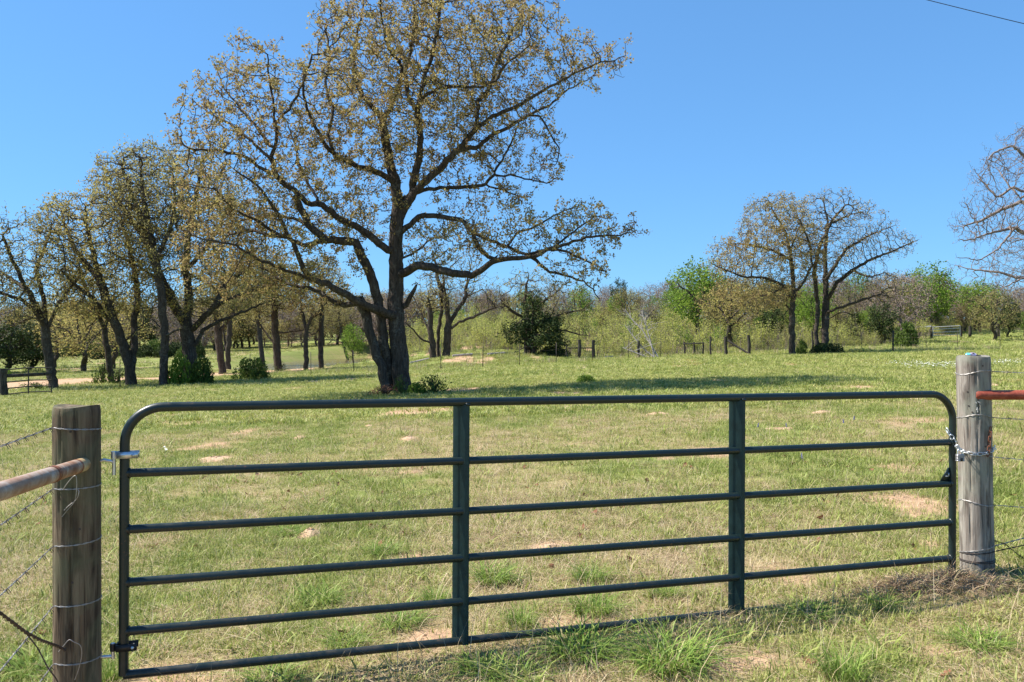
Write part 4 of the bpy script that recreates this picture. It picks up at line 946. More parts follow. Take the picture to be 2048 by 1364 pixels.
px_tree("oak_tree", "nearly leafless tree reaching in from the right edge above the woods", (2150, 700), [([(2150, 720), (2146, 640), (2138, 570), (2130, 530)], 40, 26, 0, 0), ([(2132, 560), (2085, 548), (2040, 558), (2000, 580)], 14, 2, 0, -1.6), ([(2130, 540), (2080, 485), (2030, 455), (1985, 465), (1945, 478), (1915, 480)], 14, 2, 0, -1), ([(2130, 530), (2095, 440), (2045, 402), (2000, 420), (1965, 440), (1935, 450)], 13, 2, 0, 1),
         ([(2095, 440), (2065, 390), (2025, 375), (1995, 395), (1970, 370), (1952, 345)], 9, 2, .6, 2.2), ([(2128, 530), (2110, 400), (2070, 330), (2025, 290), (1990, 305), (1972, 320)], 12, 2, 0, -1.5), ([(2110, 400), (2110, 320), (2080, 265), (2050, 250)], 8, 2, -.5, 1), ([(2128, 530), (2160, 430), (2180, 350), (2190, 270)], 14, 2, 0, .5), ([(2135, 550), (2200, 500), (2260, 470)], 13, 2, 0, 0), ([(2045, 402), (2010, 360), (1990, 330)], 6, 2, 1, 2.6), ([(2030, 455), (1995, 500), (1960, 520), (1920, 515)], 6, 2, -.8, -2.4), ([(2040, 558), (2000, 545), (1950, 540), (1910, 530)], 6, 2, -.8, .4)],
        [(2020, 340, 80, 80, 0, 2.6), (1985, 440, 75, 70, 0, 2.6), (2080, 300, 70, 60, 0, 2.6), (1980, 540, 75, 45, -.5, 2.2), (2080, 480, 70, 80, 0, 3), (2200, 380, 100, 130, 0, 3.5), (2060, 570, 60, 35, 0, 2)], 7000, 53, d=40, group=None, step=.18, kill=.31, infl=3, trunk=.34, tip=.0062, twig=(.6, .3, .022), leaf=(4, .05, .05, .6), leafm='leaf_bud', bark='bark_grey', gnarl=.42)

# ------------------------------------------------------------------ background woods
def generic_tree(name, h, crown_r, crown_h, seed, n_attr, **kw):
    rg = np.random.default_rng(seed)
    tr = []
    fork = h - crown_h * 0.95
    top = np.array([rg.normal() * .4, rg.normal() * .4, h * .8])
    tr.append((np.array([[0, 0, -.3], [rg.normal() * .1, rg.normal() * .1, fork * .6], [rg.normal() * .25, rg.normal() * .25, fork + .3], top * [1, 1, .8], top]), np.array([1, .85, .7, .35, .1]) * kw.get('trunk', .2)))
    for k in range(5):
        a = k * 1.26 + rg.random(); L = crown_r * (.5 + .3 * rg.random())
        z0 = fork + rg.random() * crown_h * .35
        tr.append((np.array([[0, 0, z0], [math.cos(a) * L * .5, math.sin(a) * L * .5, z0 + crown_h * .2], [math.cos(a) * L, math.sin(a) * L, z0 + crown_h * (.25 + .3 * rg.random())]]), np.array([.45, .3, .12]) * kw.get('trunk', .2)))
    q = rg.normal(size=(n_attr * 2, 3)); q /= np.linalg.norm(q, axis=1)[:, None]; q *= rg.random((len(q), 1)) ** .4
    keep = fbm(q[:, 0] * 2.2 + 7, q[:, 2] * 2.2 + q[:, 1], seed, 2) > 0.42; q = q[keep][:n_attr]
    A = q * [crown_r, crown_r, crown_h / 2] + [0, 0, h - crown_h / 2]
    return tree_meshes(name, tr, A, seed, **kw)
BG = dict(step=.34, kill=.55, infl=3.5, tip=.014, maxn=6000, bark='bark_far', flare=.3)
PROTO = {
    'bare': [generic_tree('b', 8.0, 3.4, 7.2, 60 + k, 1300, trunk=.17, twig=(.75, .6, .05), leaf=(7, .13, .25, .8), leafm='leaf_bud', **{**BG, 'bark': 'bark_grey', 'tip': .017}) for k in range(3)],
    'olive': [generic_tree('o', 7.5, 3.2, 6.4, 70 + k, 600, trunk=.2, twig=(.4, .4, .05), leaf=(8, .19, .24, .9), leafm='leaf_olive', **BG) for k in range(3)],
    'gold': [generic_tree('g', 7.0, 3.2, 6.0, 80 + k, 600, trunk=.2, twig=(.4, .4, .05), leaf=(8, .19, .24, .9), leafm='leaf_gold', **BG) for k in range(2)],
    'green': [generic_tree('n', 7.5, 2.8, 6.0, 90 + k, 600, trunk=.17, twig=(.4, .4, .05), leaf=(13, .21, .24, 1), leafm='leaf_green', **BG) for k in range(3)],
    'cedar': [generic_tree('c', 6.5, 2.0, 6.2, 95 + k, 600, trunk=.16, twig=(.5, .3, .05), leaf=(18, .2, .2, 1), leafm='leaf_cedar', **BG) for k in range(2)],
}
NAMES = {'bare': 'bare_tree', 'olive': 'oak_tree', 'gold': 'oak_tree', 'green': 'leafy_tree', 'cedar': 'cedar_tree'}
HT0 = {'bare': 8.0, 'olive': 7.5, 'gold': 7.0, 'green': 7.5, 'cedar': 6.5}
def bg_tree(kind, px, d, top_py, label, group, k=0, wide=1.0, rz=None):
    b = on_ground(px, d); z = EYE - (top_py - HZ) * d / F
    s = max(0.35, (z - b[2]) / HT0[kind])
    ms = PROTO[kind][k % len(PROTO[kind])]
    return place_tree(ms, NAMES[kind], label, "tree", b, group, rng.random() * 6.28 if rz is None else rz, (s * wide, s * wide, s))
# trees that stand out singly
bg_tree('green', 1395, 84, 520, "tall airy green tree above the woods, left of the right fence oaks", "single trees of the far wood", 0, 1.05)
bg_tree('cedar', 1238, 108, 553, "pointed dark cedar on the skyline between the big oak and the right oaks", "single trees of the far wood", 0, .7)
bg_tree('green', 1232, 100, 590, "small bright green tree below the skyline cedar", "single trees of the far wood", 1, .9)
bg_tree('gold', 1205, 92, 610, "golden brown tree in the woods right of the low oak branch", "single trees of the far wood", 0, 1.0)
bg_tree('gold', 1460, 76, 560, "golden tree directly left of the right fence oaks", "single trees of the far wood", 1, 1.2)
bg_tree('cedar', 1545, 74, 612, "dark cedar half hidden behind the right fence oaks' left trunk", "single trees of the far wood", 1, 1.1)
bg_tree('cedar', 1765, 78, 600, "broad dark cedar right of the twin-trunk oak", "single trees of the far wood", 0, 1.2)
bg_tree('bare', 1800, 82, 545, "grey bare tree right of the twin-trunk oak", "single trees of the far wood", 1, 1.2)
bg_tree('green', 1858, 96, 525, "bright green tree crowning the woods near the right edge", "single trees of the far wood", 2, 1.1)
bg_tree('green', 1960, 98, 560, "bright green tree behind the pale far gate", "single trees of the far wood", 0, 1.1)
bg_tree('green', 1875, 98, 590, "rounded green tree left of the pale far gate", "single trees of the far wood", 1, .9)
bg_tree('green', 706, 96, 650, "small bright green tree at the far end of the pond", "single trees of the far wood", 1, .8)
bg_tree('cedar', 20, 70, 615, "dark cedar at the left edge behind the old field gate", "dark trees at the left", 0, 1.5)
bg_tree('cedar', 62, 74, 640, "dark cedar right of the one at the left edge", "dark trees at the left", 1, 1.4)
bg_tree('gold', 165, 70, 600, "golden oak behind the grove, between the leftmost trunks", "golden trees at the left", 0, 1.3)
bg_tree('gold', 225, 76, 606, "golden oak behind the forked grove oak", "golden trees at the left", 1, 1.3)
bg_tree('gold', 110, 80, 610, "golden oak behind the leftmost oak's trunk", "golden trees at the left", 1, 1.2)
# the mass of the wood, tree by tree
LBL = {'bare': "bare grey-brown tree in the far wood", 'olive': "olive-leaved tree in the far wood", 'gold': "golden-leaved tree in the far wood", 'green': "bright green tree in the far wood", 'cedar': "dark cedar in the far wood"}
def sky_line(px):
    return np.interp(px, [-200, 0, 150, 300, 450, 600, 800, 900, 1000, 1100, 1180, 1300, 1360, 1500, 1700, 1850, 1900, 2048, 2300], [605, 602, 590, 585, 580, 580, 575, 572, 572, 562, 565, 562, 545, 545, 545, 540, 548, 560, 565])
SEG = [(60, "at the left edge"), (200, "behind the leftmost oaks"), (330, "behind the forked grove oak"), (480, "behind the stout grove oak"), (600, "behind the round dark bush"), (780, "beyond the pond"), (900, "right of the big oak"),
       (1010, "above the three slim trunks"), (1130, "behind the cedar"), (1250, "right of the cedar"), (1350, "above the bleached dead trunks"), (1520, "behind the braced posts"), (1700, "behind the right fence oaks"), (1850, "right of the twin-trunk oak"), (1950, "behind the pale far gate"), (9999, "at the right edge")]
ORD = ["leftmost", "second from left", "third from left", "fourth from left", "fifth from left", "sixth from left", "seventh from left", "eighth from left"]
WOOD = {}
def name_wood():
    for (kind, row, seg), lst in WOOD.items():
        lst.sort(key=lambda q: q[0])
        for k, (px, t) in enumerate(lst):
            t["label"] = f"far {LOOK[kind]} {seg}, {row} row" + ("" if len(lst) == 1 else ", " + ORD[min(k, 7)])
LOOK = {'bare': "bare grey-brown tree", 'olive': "olive-leaved tree", 'gold': "golden-leaved tree", 'green': "bright green tree", 'cedar': "dark cedar"}
def wood(lo, hi, n, d0, d1, mix, drop, row="back"):
    for k in range(n):
        px = lo + (hi - lo) * (k + rng.random()) / n; d = d0 + (d1 - d0) * rng.random()
        if 1790 < px < 1985 and d < 97: d = 97 + 6 * rng.random()
        kind = rng.choice(list(mix), p=np.array(list(mix.values())) / sum(mix.values()))
        t = bg_tree(str(kind), px, d, float(sky_line(px)) + drop * (0.1 + rng.random()), LBL[str(kind)], "trees of the far wood, " + str(kind), int(rng.integers(3)), .9 + .3 * rng.random())
        WOOD.setdefault((str(kind), row, next(b for a, b in SEG if px < a)), []).append((px, t))
wood(960, 2150, 46, 114, 132, {'bare': 6, 'olive': 3, 'green': 1.0, 'cedar': .6}, 16)
wood(980, 2150, 37, 92, 110, {'bare': 4, 'olive': 3, 'green': 2.0, 'gold': 1.2, 'cedar': .8}, 45, "middle")
wood(1400, 2150, 20, 76, 90, {'green': 4, 'olive': 3, 'bare': 2, 'cedar': 1.5}, 90, "front")
wood(-90, 780, 48, 152, 185, {'bare': 4, 'olive': 4, 'gold': 2}, 14)
wood(-90, 480, 24, 112, 146, {'bare': 3, 'olive': 3, 'gold': 2, 'cedar': 1.5}, 30, "front")
wood(330, 800, 30, 138, 150, {'bare': 5, 'olive': 4, 'gold': 1}, 60, "middle")
wood(720, 1010, 16, 126, 150, {'bare': 5, 'olive': 3, 'gold': 1}, 14)
name_wood()

# ------------------------------------------------------------------ bushes
def bush_meshes(seed, n, leaf, mat, stems=9, flat=0.0):
    """unit bush: half-ellipsoid of radius 1, height 1, with gaps"""
    rg = np.random.default_rng(seed); q = rg.normal(size=(n * 3, 3)); q /= np.linalg.norm(q, axis=1)[:, None]; q *= rg.random((len(q), 1)) ** .35; q[:, 2] = np.abs(q[:, 2])
    g = fbm(q[:, 0] * 3 + 5, q[:, 2] * 3 + q[:, 1] * 2.3, seed, 3); q = q[g > .44][:n]
    V, Q = leaves_np(q, rg, leaf, .4); fol = mesh_np("foliage", V, Q, smooth=False, mats=[M[mat]])
    m = MB()
    for k in range(stems):
        a = rg.random() * 6.28; r = .2 + .75 * rg.random(); e = np.array([math.cos(a) * r, math.sin(a) * r, .95 * math.sqrt(max(.1, 1 - r * r))]); mid = e * [.35, .35, .5] + rg.normal(size=3) * .05
        m.tube(np.array([[e[0] * .08, e[1] * .08, -.08], mid, e * .8, e]), [.03, .022, .012, .005], 5)
    return fol, m.mesh("stem", M['bark_far'])
BU = {'bush': bush_meshes(1, 2600, .11, 'leaf_bush'), 'bush2': bush_meshes(2, 2600, .10, 'leaf_bush'), 'lime': bush_meshes(3, 1100, .12, 'leaf_lime', 14), 'cedar': bush_meshes(4, 3200, .11, 'leaf_cedar'), 'sparse': bush_meshes(5, 420, .13, 'leaf_bush', 16), 'dry': bush_meshes(6, 420, .10, 'dead_leaf', 20), 'green': bush_meshes(7, 1500, .13, 'leaf_green', 12)}
def bush(kind, px, py, rx, h, label, d=None, group=None, ry=None):
    b = hit(px, py) if d is None else on_ground(px, d); S = b[1] / F
    t = thing("bush", label, "bush", b, group); t.scale = (rx * S, (ry or rx) * S, h * S); t.rotation_euler[2] = rng.random() * 6
    f, s = BU[kind]; tag(link("foliage", f, t), kind="stuff"); link("stem", s, t); return t
bush('green', 362, 770, 26, 62, "light green leafy bush hugging the stout grove oak's left side")
bush('bush', 405, 768, 26, 55, "dark leafy bush on the right of the stout grove oak")
bush('bush2', 503, 760, 38, 46, "round dark green bush on its own right of the grove")
bush('sparse', 205, 768, 26, 50, "ragged ivy bush round the slender ivy-clad oak")
bush('sparse', 235, 770, 18, 36, "small leafy sprouts between the slender oak and the forked oak")
bush('sparse', 868, 788, 38, 40, "leafy bush at the right foot of the big oak", d=27.6)
bush('green', 832, 792, 20, 24, "low bright green weeds against the big oak's roots", d=27.3)
bush('dry', 772, 792, 42, 22, "brown dry brush piled at the left foot of the big oak", d=27.2)
bush('sparse', 802, 790, 16, 45, "thin grey sprouts in front of the big oak trunk", d=27.0)
bush('cedar', 1655, 703, 34, 22, "dark low bush at the foot of the twin-trunk oak", d=58.5)
bush('bush', 1604, 708, 12, 30, "small green bush right of the single-trunk oak by the fence", d=55.5)
bush('lime', 1720, 706, 36, 10, "low yellow-green weeds right of the twin-trunk oak", d=57.5)
bush('bush', 1812, 680, 24, 50, "upright dark bush left of the pale far gate", d=72)
bush('green', 1172, 782, 22, 16, "small patch of weeds in the open pasture right of the big oak", d=30.5)
bush('sparse', 75, 778, 40, 16, "low scrub under the old field gate")
bush('green', 8, 726, 14, 18, "small bright green sapling at the left edge", d=62)
bush('cedar', 1108, 706, 34, 22, "dark scrub under the right side of the cedar", d=65)
bush('sparse', 560, 744, 14, 22, "small leafy sprouts at the pale-footed oak's base", d=62)
ORDB = [w + " from the left" for w in "first second third fourth fifth sixth seventh eighth ninth tenth eleventh twelfth thirteenth fourteenth fifteenth sixteenth seventeenth eighteenth nineteenth twentieth".split()]
for k in range(20):   # dark understorey at the left tree line
    px = -30 + 22 * k + rng.random() * 14
    bush('cedar' if k % 3 else 'bush2', px, 0, 17 + 8 * rng.random(), 20 + 20 * rng.random(), "dark undergrowth bush in the left tree line, " + ORDB[k], d=98 + 12 * rng.random(), group="undergrowth at the left tree line")

# ------------------------------------------------------------------ instanced ground cover
protos = {}
def scatter(name, label, objs, pts, rot, scl, idx):
    c = bpy.data.collections.new(name + "_pieces")
    for k, me in enumerate(objs):
        o = bpy.data.objects.new(f"{name}_{k:02d}", me); c.objects.link(o)
    me = bpy.data.meshes.new(name); n = len(pts); me.vertices.add(n); me.vertices.foreach_set("co", np.asarray(pts, np.float32).ravel())
    a = me.attributes.new("rot", 'FLOAT_VECTOR', 'POINT'); a.data.foreach_set("vector", np.asarray(rot, np.float32).ravel())
    a = me.attributes.new("scl", 'FLOAT_VECTOR', 'POINT'); a.data.foreach_set("vector", np.asarray(scl, np.float32).ravel())
    a = me.attributes.new("idx", 'INT', 'POINT'); a.data.foreach_set("value", np.asarray(idx, np.int32))
    o = link(name, me); tag(o, label, None, None, "stuff")
    ng = bpy.data.node_groups.new(name, 'GeometryNodeTree')
    ng.interface.new_socket('Geometry', in_out='INPUT', socket_type='NodeSocketGeometry'); ng.interface.new_socket('Geometry', in_out='OUTPUT', socket_type='NodeSocketGeometry')
    N = ng.nodes; gi = N.new('NodeGroupInput'); gout = N.new('NodeGroupOutput'); ip = N.new('GeometryNodeInstanceOnPoints'); ci = N.new('GeometryNodeCollectionInfo')
    ci.inputs['Collection'].default_value = c; ci.inputs['Separate Children'].default_value = True; ci.inputs['Reset Children'].default_value = True
    ip.inputs['Pick Instance'].default_value = True
    def na(nm, tp):
        x = N.new('GeometryNodeInputNamedAttribute'); x.data_type = tp; x.inputs['Name'].default_value = nm; return x.outputs['Attribute']
    L = ng.links
    L.new(gi.outputs[0], ip.inputs['Points']); L.new(ci.outputs[0], ip.inputs['Instance']); L.new(na('idx', 'INT'), ip.inputs['Instance Index'])
    L.new(na('rot', 'FLOAT_VECTOR'), ip.inputs['Rotation']); L.new(na('scl', 'FLOAT_VECTOR'), ip.inputs['Scale']); L.new(ip.outputs[0], gout.inputs[0])
    md = o.modifiers.new("scatter", 'NODES'); md.node_group = ng
    return o

def blades(seed, n, rad, h0, h1, w, bend, lay=0.0, mat='grass_mid', arch=False):
    rg = np.random.default_rng(seed)
    a = rg.random(n) * 2 * math.pi; r = rad * np.sqrt(rg.random(n)); bx = r * np.cos(a); by = r * np.sin(a)
    h = h0 + (h1 - h0) * rg.random(n); da = a + rg.normal(size=n) * 1.0; b = bend * (0.3 + rg.random(n))
    dx, dy = np.cos(da), np.sin(da); V = np.zeros((n, 7, 3)); ww = w * (.6 + .8 * rg.random(n))
    px_, py_ = -dy, dx
    sw = rg.random(n) * 6.28; sx, sy = np.cos(sw), np.sin(sw)      # which way the blade's flat faces
    for k, (t, wf) in enumerate(((0, 1.0), (.4, .85), (.75, .55))):
        off = b * t ** 1.7 * h; z = h * t * (1 - lay) * (1 - .45 * np.clip(b, 0, 1.3) * t ** 2) + lay * 0.01 * rg.random(n)
        if lay: off = off + lay * h * t
        cx = bx + dx * off; cy = by + dy * off
        fx_ = px_ * .7 + sx * .3; fy_ = py_ * .7 + sy * .3
        V[:, 2 * k] = np.stack([cx - fx_ * ww * wf / 2, cy - fy_ * ww * wf / 2, z], -1); V[:, 2 * k + 1] = np.stack([cx + fx_ * ww * wf / 2, cy + fy_ * ww * wf / 2, z], -1)
    off = b * h + lay * h; z = h * (1 - lay) * (1 - .45 * np.clip(b, 0, 1.3)) + lay * .01
    V[:, 6] = np.stack([bx + dx * off, by + dy * off, z], -1)
    base = (np.arange(n) * 7)[:, None]
    Q = np.vstack([base + [0, 1, 3, 2], base + [2, 3, 5, 4]]); T = base + [4, 5, 6]
    return mesh_np("grass", V.reshape(-1, 3), Q, T, True, [M[mat]])
GP = [blades(1, 28, .08, .018, .062, .0044, .7, 0, 'grass_green'), blades(2, 28, .08, .02, .068, .0042, .8, 0, 'grass_green'),
      blades(3, 28, .08, .015, .055, .0042, .8, 0, 'grass_mid'), blades(4, 28, .09, .015, .05, .0044, .9, 0, 'grass_mid'), blades(5, 24, .08, .02, .062, .004, .7, 0, 'grass_mid'),
      blades(6, 24, .10, .05, .13, .0028, .5, .92, 'grass_dry'), blades(7, 22, .09, .04, .10, .0028, .6, .85, 'grass_dry'), blades(8, 12, .08, .04, .11, .0026, .7, .25, 'grass_dry'), blades(9, 22, .09, .04, .10, .0036, .6, .9, 'thatch_brown'),
      blades(10, 26, .10, .03, .09, .010, .8, 0, 'grass_mid'), blades(11, 26, .10, .03, .08, .010, .8, 0, 'grass_green'), blades(12, 20, .10, .04, .10, .008, .6, .8, 'grass_dry'), blades(13, 7, .12, .10, .26, .0022, .5, .15, 'grass_dry'), blades(14, 9, .07, .05, .12, .009, .9, .2, 'grass_green')]
def field_points(n, d0, d1, tmax, rg):
    d = np.sqrt(d0 * d0 + (d1 * d1 - d0 * d0) * rg.random(n)); t = (rg.random(n) * 2 - 1) * tmax
    return t * d, d
P_, R_, S_, I_ = [], [], [], []
def fill(n, d0, d1, tmax, size, zs, near, seed):
    rg = np.random.default_rng(seed); x, y = field_points(n, d0, d1, tmax, rg)
    b = bare(x, y); lu = fbm(x * .8, y * .5, 31); ru = rg.random(len(x))
    keep = ru > b * 1.12; x, y, b, lu = x[keep], y[keep], b[keep], lu[keep]
    q = np.sqrt(((x - POND[0]) / POND[2]) ** 2 + ((y - POND[1]) / POND[3]) ** 2); k2 = q > 1.25; x, y, b, lu = x[k2], y[k2], b[k2], lu[k2]
    m = len(x); u = rg.random(m)
    dry = np.clip(0.30 + 0.9 * (0.5 - lu) + 0.5 * b + (0.12 if near else -.16) + .3 * sst(66, 90, y) * sst(-.13, -.17, x / y), 0.05, .85); green = np.clip((lu - .42) * 1.8, 0.06, .7)
    typ = np.where(u < dry, 2, np.where(u < dry + (1 - dry) * green, 0, 1))
    if near: idx = np.choose(typ, [rg.integers(0, 2, m), rg.integers(2, 5, m), rg.choice([5, 6, 7, 8, 5, 6, 5, 6, 7, 8, 12], m)])
    if near: idx = np.where(rg.random(m) < .03, 13, idx)
    else: idx = np.choose(typ, [np.full(m, 10), np.full(m, 9), np.full(m, 11)])
    s = size * (.65 + .8 * rg.random(m)); P_.append(np.stack([x, y, gz(x, y) - .004], -1)); R_.append(np.stack([rg.normal(size=m) * .08, rg.normal(size=m) * .08, rg.random(m) * 6.28], -1))
    S_.append(np.stack([s, s, s * zs * (.7 + .6 * rg.random(m))], -1)); I_.append(idx)
fill(62000, 2.0, 9, 1.45, 1.0, 1.0, True, 1); fill(36000, 9, 18, 1.0, 1.25, 1.0, True, 2); fill(38000, 18, 38, .9, 1.7, .75, False, 3); fill(34000, 38, 72, .74, 2.4, .75, False, 4); fill(16000, 72, 150, .72, 4.0, .8, False, 5)
scatter("pasture_grass", "short mixed green and straw-coloured pasture grass over the whole field", GP, np.vstack(P_), np.vstack(R_), np.vstack(S_), np.concatenate(I_))

# pale sapling thicket behind the far fence
def sapling(seed, mat, n=8, leaf=.10, per=34):
    rg = np.random.default_rng(seed); m = MB(); C = []
    for k in range(n):
        a = rg.random() * 6.28; h = 1.2 + 1.5 * rg.random(); b = np.array([rg.normal() * .25, rg.normal() * .25, 0]); l = np.array([math.cos(a), math.sin(a), 0]) * h * .28 * rg.random()
        pts = np.array([b, b + l * .4 + [0, 0, h * .4], b + l + [rg.normal() * .08, rg.normal() * .08, h * .75], b + l * 1.3 + [0, 0, h]]); m.tube(pts, [.018, .014, .009, .004], 3, cap=False)
        for q in range(3):
            f = .35 + .5 * rg.random(); p = pts[1] * (1 - f) + pts[2] * f; e = p + np.array([rg.normal() * .3, rg.normal() * .3, .35]); m.tube(np.array([p, e]), [.008, .004], 3, cap=False); C.append(p + (e - p) * rg.random((per // 4, 1)))
        C.append(pts[1] + (pts[3] - pts[1]) * rg.random((per, 1)) + rg.normal(size=(per, 3)) * .12)
    C = np.vstack(C); V, Q = leaves_np(C + rg.normal(size=C.shape) * .06, rg, leaf, .5)
    n0 = m.n; q0 = sum(len(x) for x in m.Q); m.add(V, Q)
    Vv = np.vstack(m.V); Qq = np.vstack(m.Q)
    return mesh_np("sapling", Vv, Qq, None, False, [M['bark_grey'], M[mat]], np.concatenate([np.zeros(q0), np.ones(len(Q))]))
SP = [sapling(1, 'leaf_lime'), sapling(2, 'leaf_lime', 9), sapling(3, 'leaf_lime', 6, .09, 16), sapling(4, 'leaf_olive', 6), sapling(5, 'leaf_green', 7, .1, 40), sapling(6, 'leaf_bud', 8, .06, 8)]
rg = np.random.default_rng(77); m = 7600
t_ = -0.16 + (0.82 + .16) * rg.random(m); d_ = np.sqrt(64 ** 2 + (112 ** 2 - 64 ** 2) * rg.random(m)); x_ = t_ * d_
ln = np.interp(t_, [-.16, -.1, 0, .1, .25, .33, .45, .55, .7], [80, 72, 70, 66, 66, 68, 76, 100, 100])
k = (d_ > ln) & (rg.random(m) < np.clip(.25 + 1.3 * fbm(x_ * .12, d_ * .12, 8), 0, 1)); x_, d_ = x_[k], d_[k]; m = len(x_); s = np.where(rg.random(m) < .16, .7 + .5 * rg.random(m), .22 + .33 * rg.random(m))
scatter("sapling_thicket", "pale yellow-green thicket of saplings on the rise behind the far fence", SP, np.stack([x_, d_, gz(x_, d_) - .05], -1), np.stack([rg.normal(size=m) * .06, rg.normal(size=m) * .06, rg.random(m) * 6.28], -1), np.stack([s, s, s * (.8 + .4 * rg.random(m))], -1), rg.choice([0, 0, 0, 1, 1, 1, 2, 2, 2, 3, 4, 5], m))
# tall weeds and grey stems along the far fence
WD = [blades(21, 14, .25, .25, .7, .02, .3, 0, 'grass_dry'), blades(22, 18, .25, .2, .5, .02, .5, 0, 'grass_mid'), blades(23, 16, .25, .15, .45, .022, .6, 0, 'grass_green')]
m = 2600; t_ = -.3 + 1.0 * rg.random(m); d_ = np.interp(t_, [-.3, -.24, -.09, .1, .26, .42, .6, .7], [49, 51, 52, 56.5, 64, 59, 56, 55]) + np.abs(rg.normal(size=m)) * 4.5 + .5; x_ = t_ * d_; s = .4 + .6 * rg.random(m)
scatter("fence_weeds", "taller tan and green weeds along the far fence line", WD, np.stack([x_, d_, gz(x_, d_) - .02], -1), np.stack([np.zeros(m), np.zeros(m), rg.random(m) * 6.28], -1), np.stack([s, s, s], -1), rg.choice([0, 1, 2, 1, 2], m))
# white wildflowers by the grey post and along the right
fl = MB()
for q in range(5):
    a = q * 1.2566; c, s_ = math.cos(a), math.sin(a); fl.add([(0, 0, .10), (.022 * c - .009 * s_, .022 * s_ + .009 * c, .108), (.03 * c, .03 * s_, .104), (.022 * c + .009 * s_, .022 * s_ - .009 * c, .108)], [[0, 1, 2, 3]])
nq = sum(len(x) for x in fl.Q); fl.tube(np.array([(0, 0, 0), (.004, .003, .05), (0, 0, .10)]), .002, 3, cap=False); nt = sum(len(x) for x in fl.Q) - nq
FLM = mesh_np("wildflower", np.vstack(fl.V), np.vstack(fl.Q), None, False, [M['white_petal'], M['stem']], [0] * nq + [1] * nt)
FP = []
for cx, cy, sx, sy, n in [(1800, 727, 26, 2.5, 60), (1850, 731, 40, 3.5, 260), (1900, 732, 26, 3, 170), (2010, 727, 34, 2.5, 200), (2060, 724, 50, 3, 150), (1930, 731, 30, 3, 120), (335, 904, 6, 4, 5)]:
    for q in range(n): FP.append(hit(cx + rg.normal() * sx, max(cy + rg.normal() * sy, 716)))
FP = np.array(FP); m = len(FP); s = .55 + .6 * rg.random(m)
scatter("white_wildflowers", "drift of small white wildflowers in the grass behind the grey post", [FLM], FP, np.stack([rg.normal(size=m) * .3, rg.normal(size=m) * .3, rg.random(m) * 6], -1), np.stack([s, s, s], -1), np.zeros(m))
# fallen oak leaves
lv = MB()
for q in range(6):
    pass
V, Q = leaves_np(np.zeros((1, 3)), np.random.default_rng(3), .07, 0, .6)
LF = []
for q in range(4):
    u = np.linspace(-1, 1, 7); Vq = []; 
    for e in u:
        wq = .024 * (1 - e * e) ** .5 * (1 + .35 * math.cos(e * 9 + q)); zc_ = .012 * e * e * (1 + q * .3)
        Vq += [(e * .045, -wq, zc_ + .008 * (q % 2)), (e * .045, 0, zc_), (e * .045, wq, zc_ + .010)]
    LF.append(mesh_np("fallen_leaf", Vq, [[3 * i + j, 3 * i + j + 1, 3 * i + j + 4, 3 * i + j + 3] for i in range(6) for j in range(2)], None, True, [M['dead_leaf']]))
m = 150; x_, d_ = field_points(m, 3.5, 11, .7, rg); s = .5 + .6 * rg.random(m)
scatter("leaf_litter", "scattered brown fallen oak leaves in the near grass", LF, np.stack([x_, d_, gz(x_, d_) + .012], -1), np.stack([rg.normal(size=m) * .4, rg.normal(size=m) * .4, rg.random(m) * 6], -1), np.stack([s, s, s], -1), rg.integers(0, 4, m))

CLD = []
for q in range(3):
    rr_ = np.random.default_rng(q); a = np.arange(7) * .8976; V = [(0, 0, .011)] + [(.014 * math.cos(t) * (.7 + .6 * rr_.random()), .014 * math.sin(t) * (.7 + .6 * rr_.random()), .007 * rr_.random()) for t in a] + [(.017 * math.cos(t), .017 * math.sin(t), -.006) for t in a]
    CLD.append(mesh_np("clod", V, [[1 + k, 8 + k, 8 + (k + 1) % 7, 1 + (k + 1) % 7] for k in range(7)], [[0, 1 + k, 1 + (k + 1) % 7] for k in range(7)], False, [M['soil']]))
x_, d_ = field_points(26000, 3.4, 10, .7, rg); k = rg.random(len(x_)) < bare(x_, d_) ** 2 * .5; x_, d_ = x_[k], d_[k]; m = len(x_); s = .3 + .9 * rg.random(m) ** 2
scatter("soil_crumbs", "small crumbs of sandy soil on the bare patches", CLD, np.stack([x_, d_, gz(x_, d_)], -1), np.stack([rg.normal(size=m) * .3, rg.normal(size=m) * .3, rg.random(m) * 6], -1), np.stack([s, s, s], -1), rg.integers(0, 3, m))

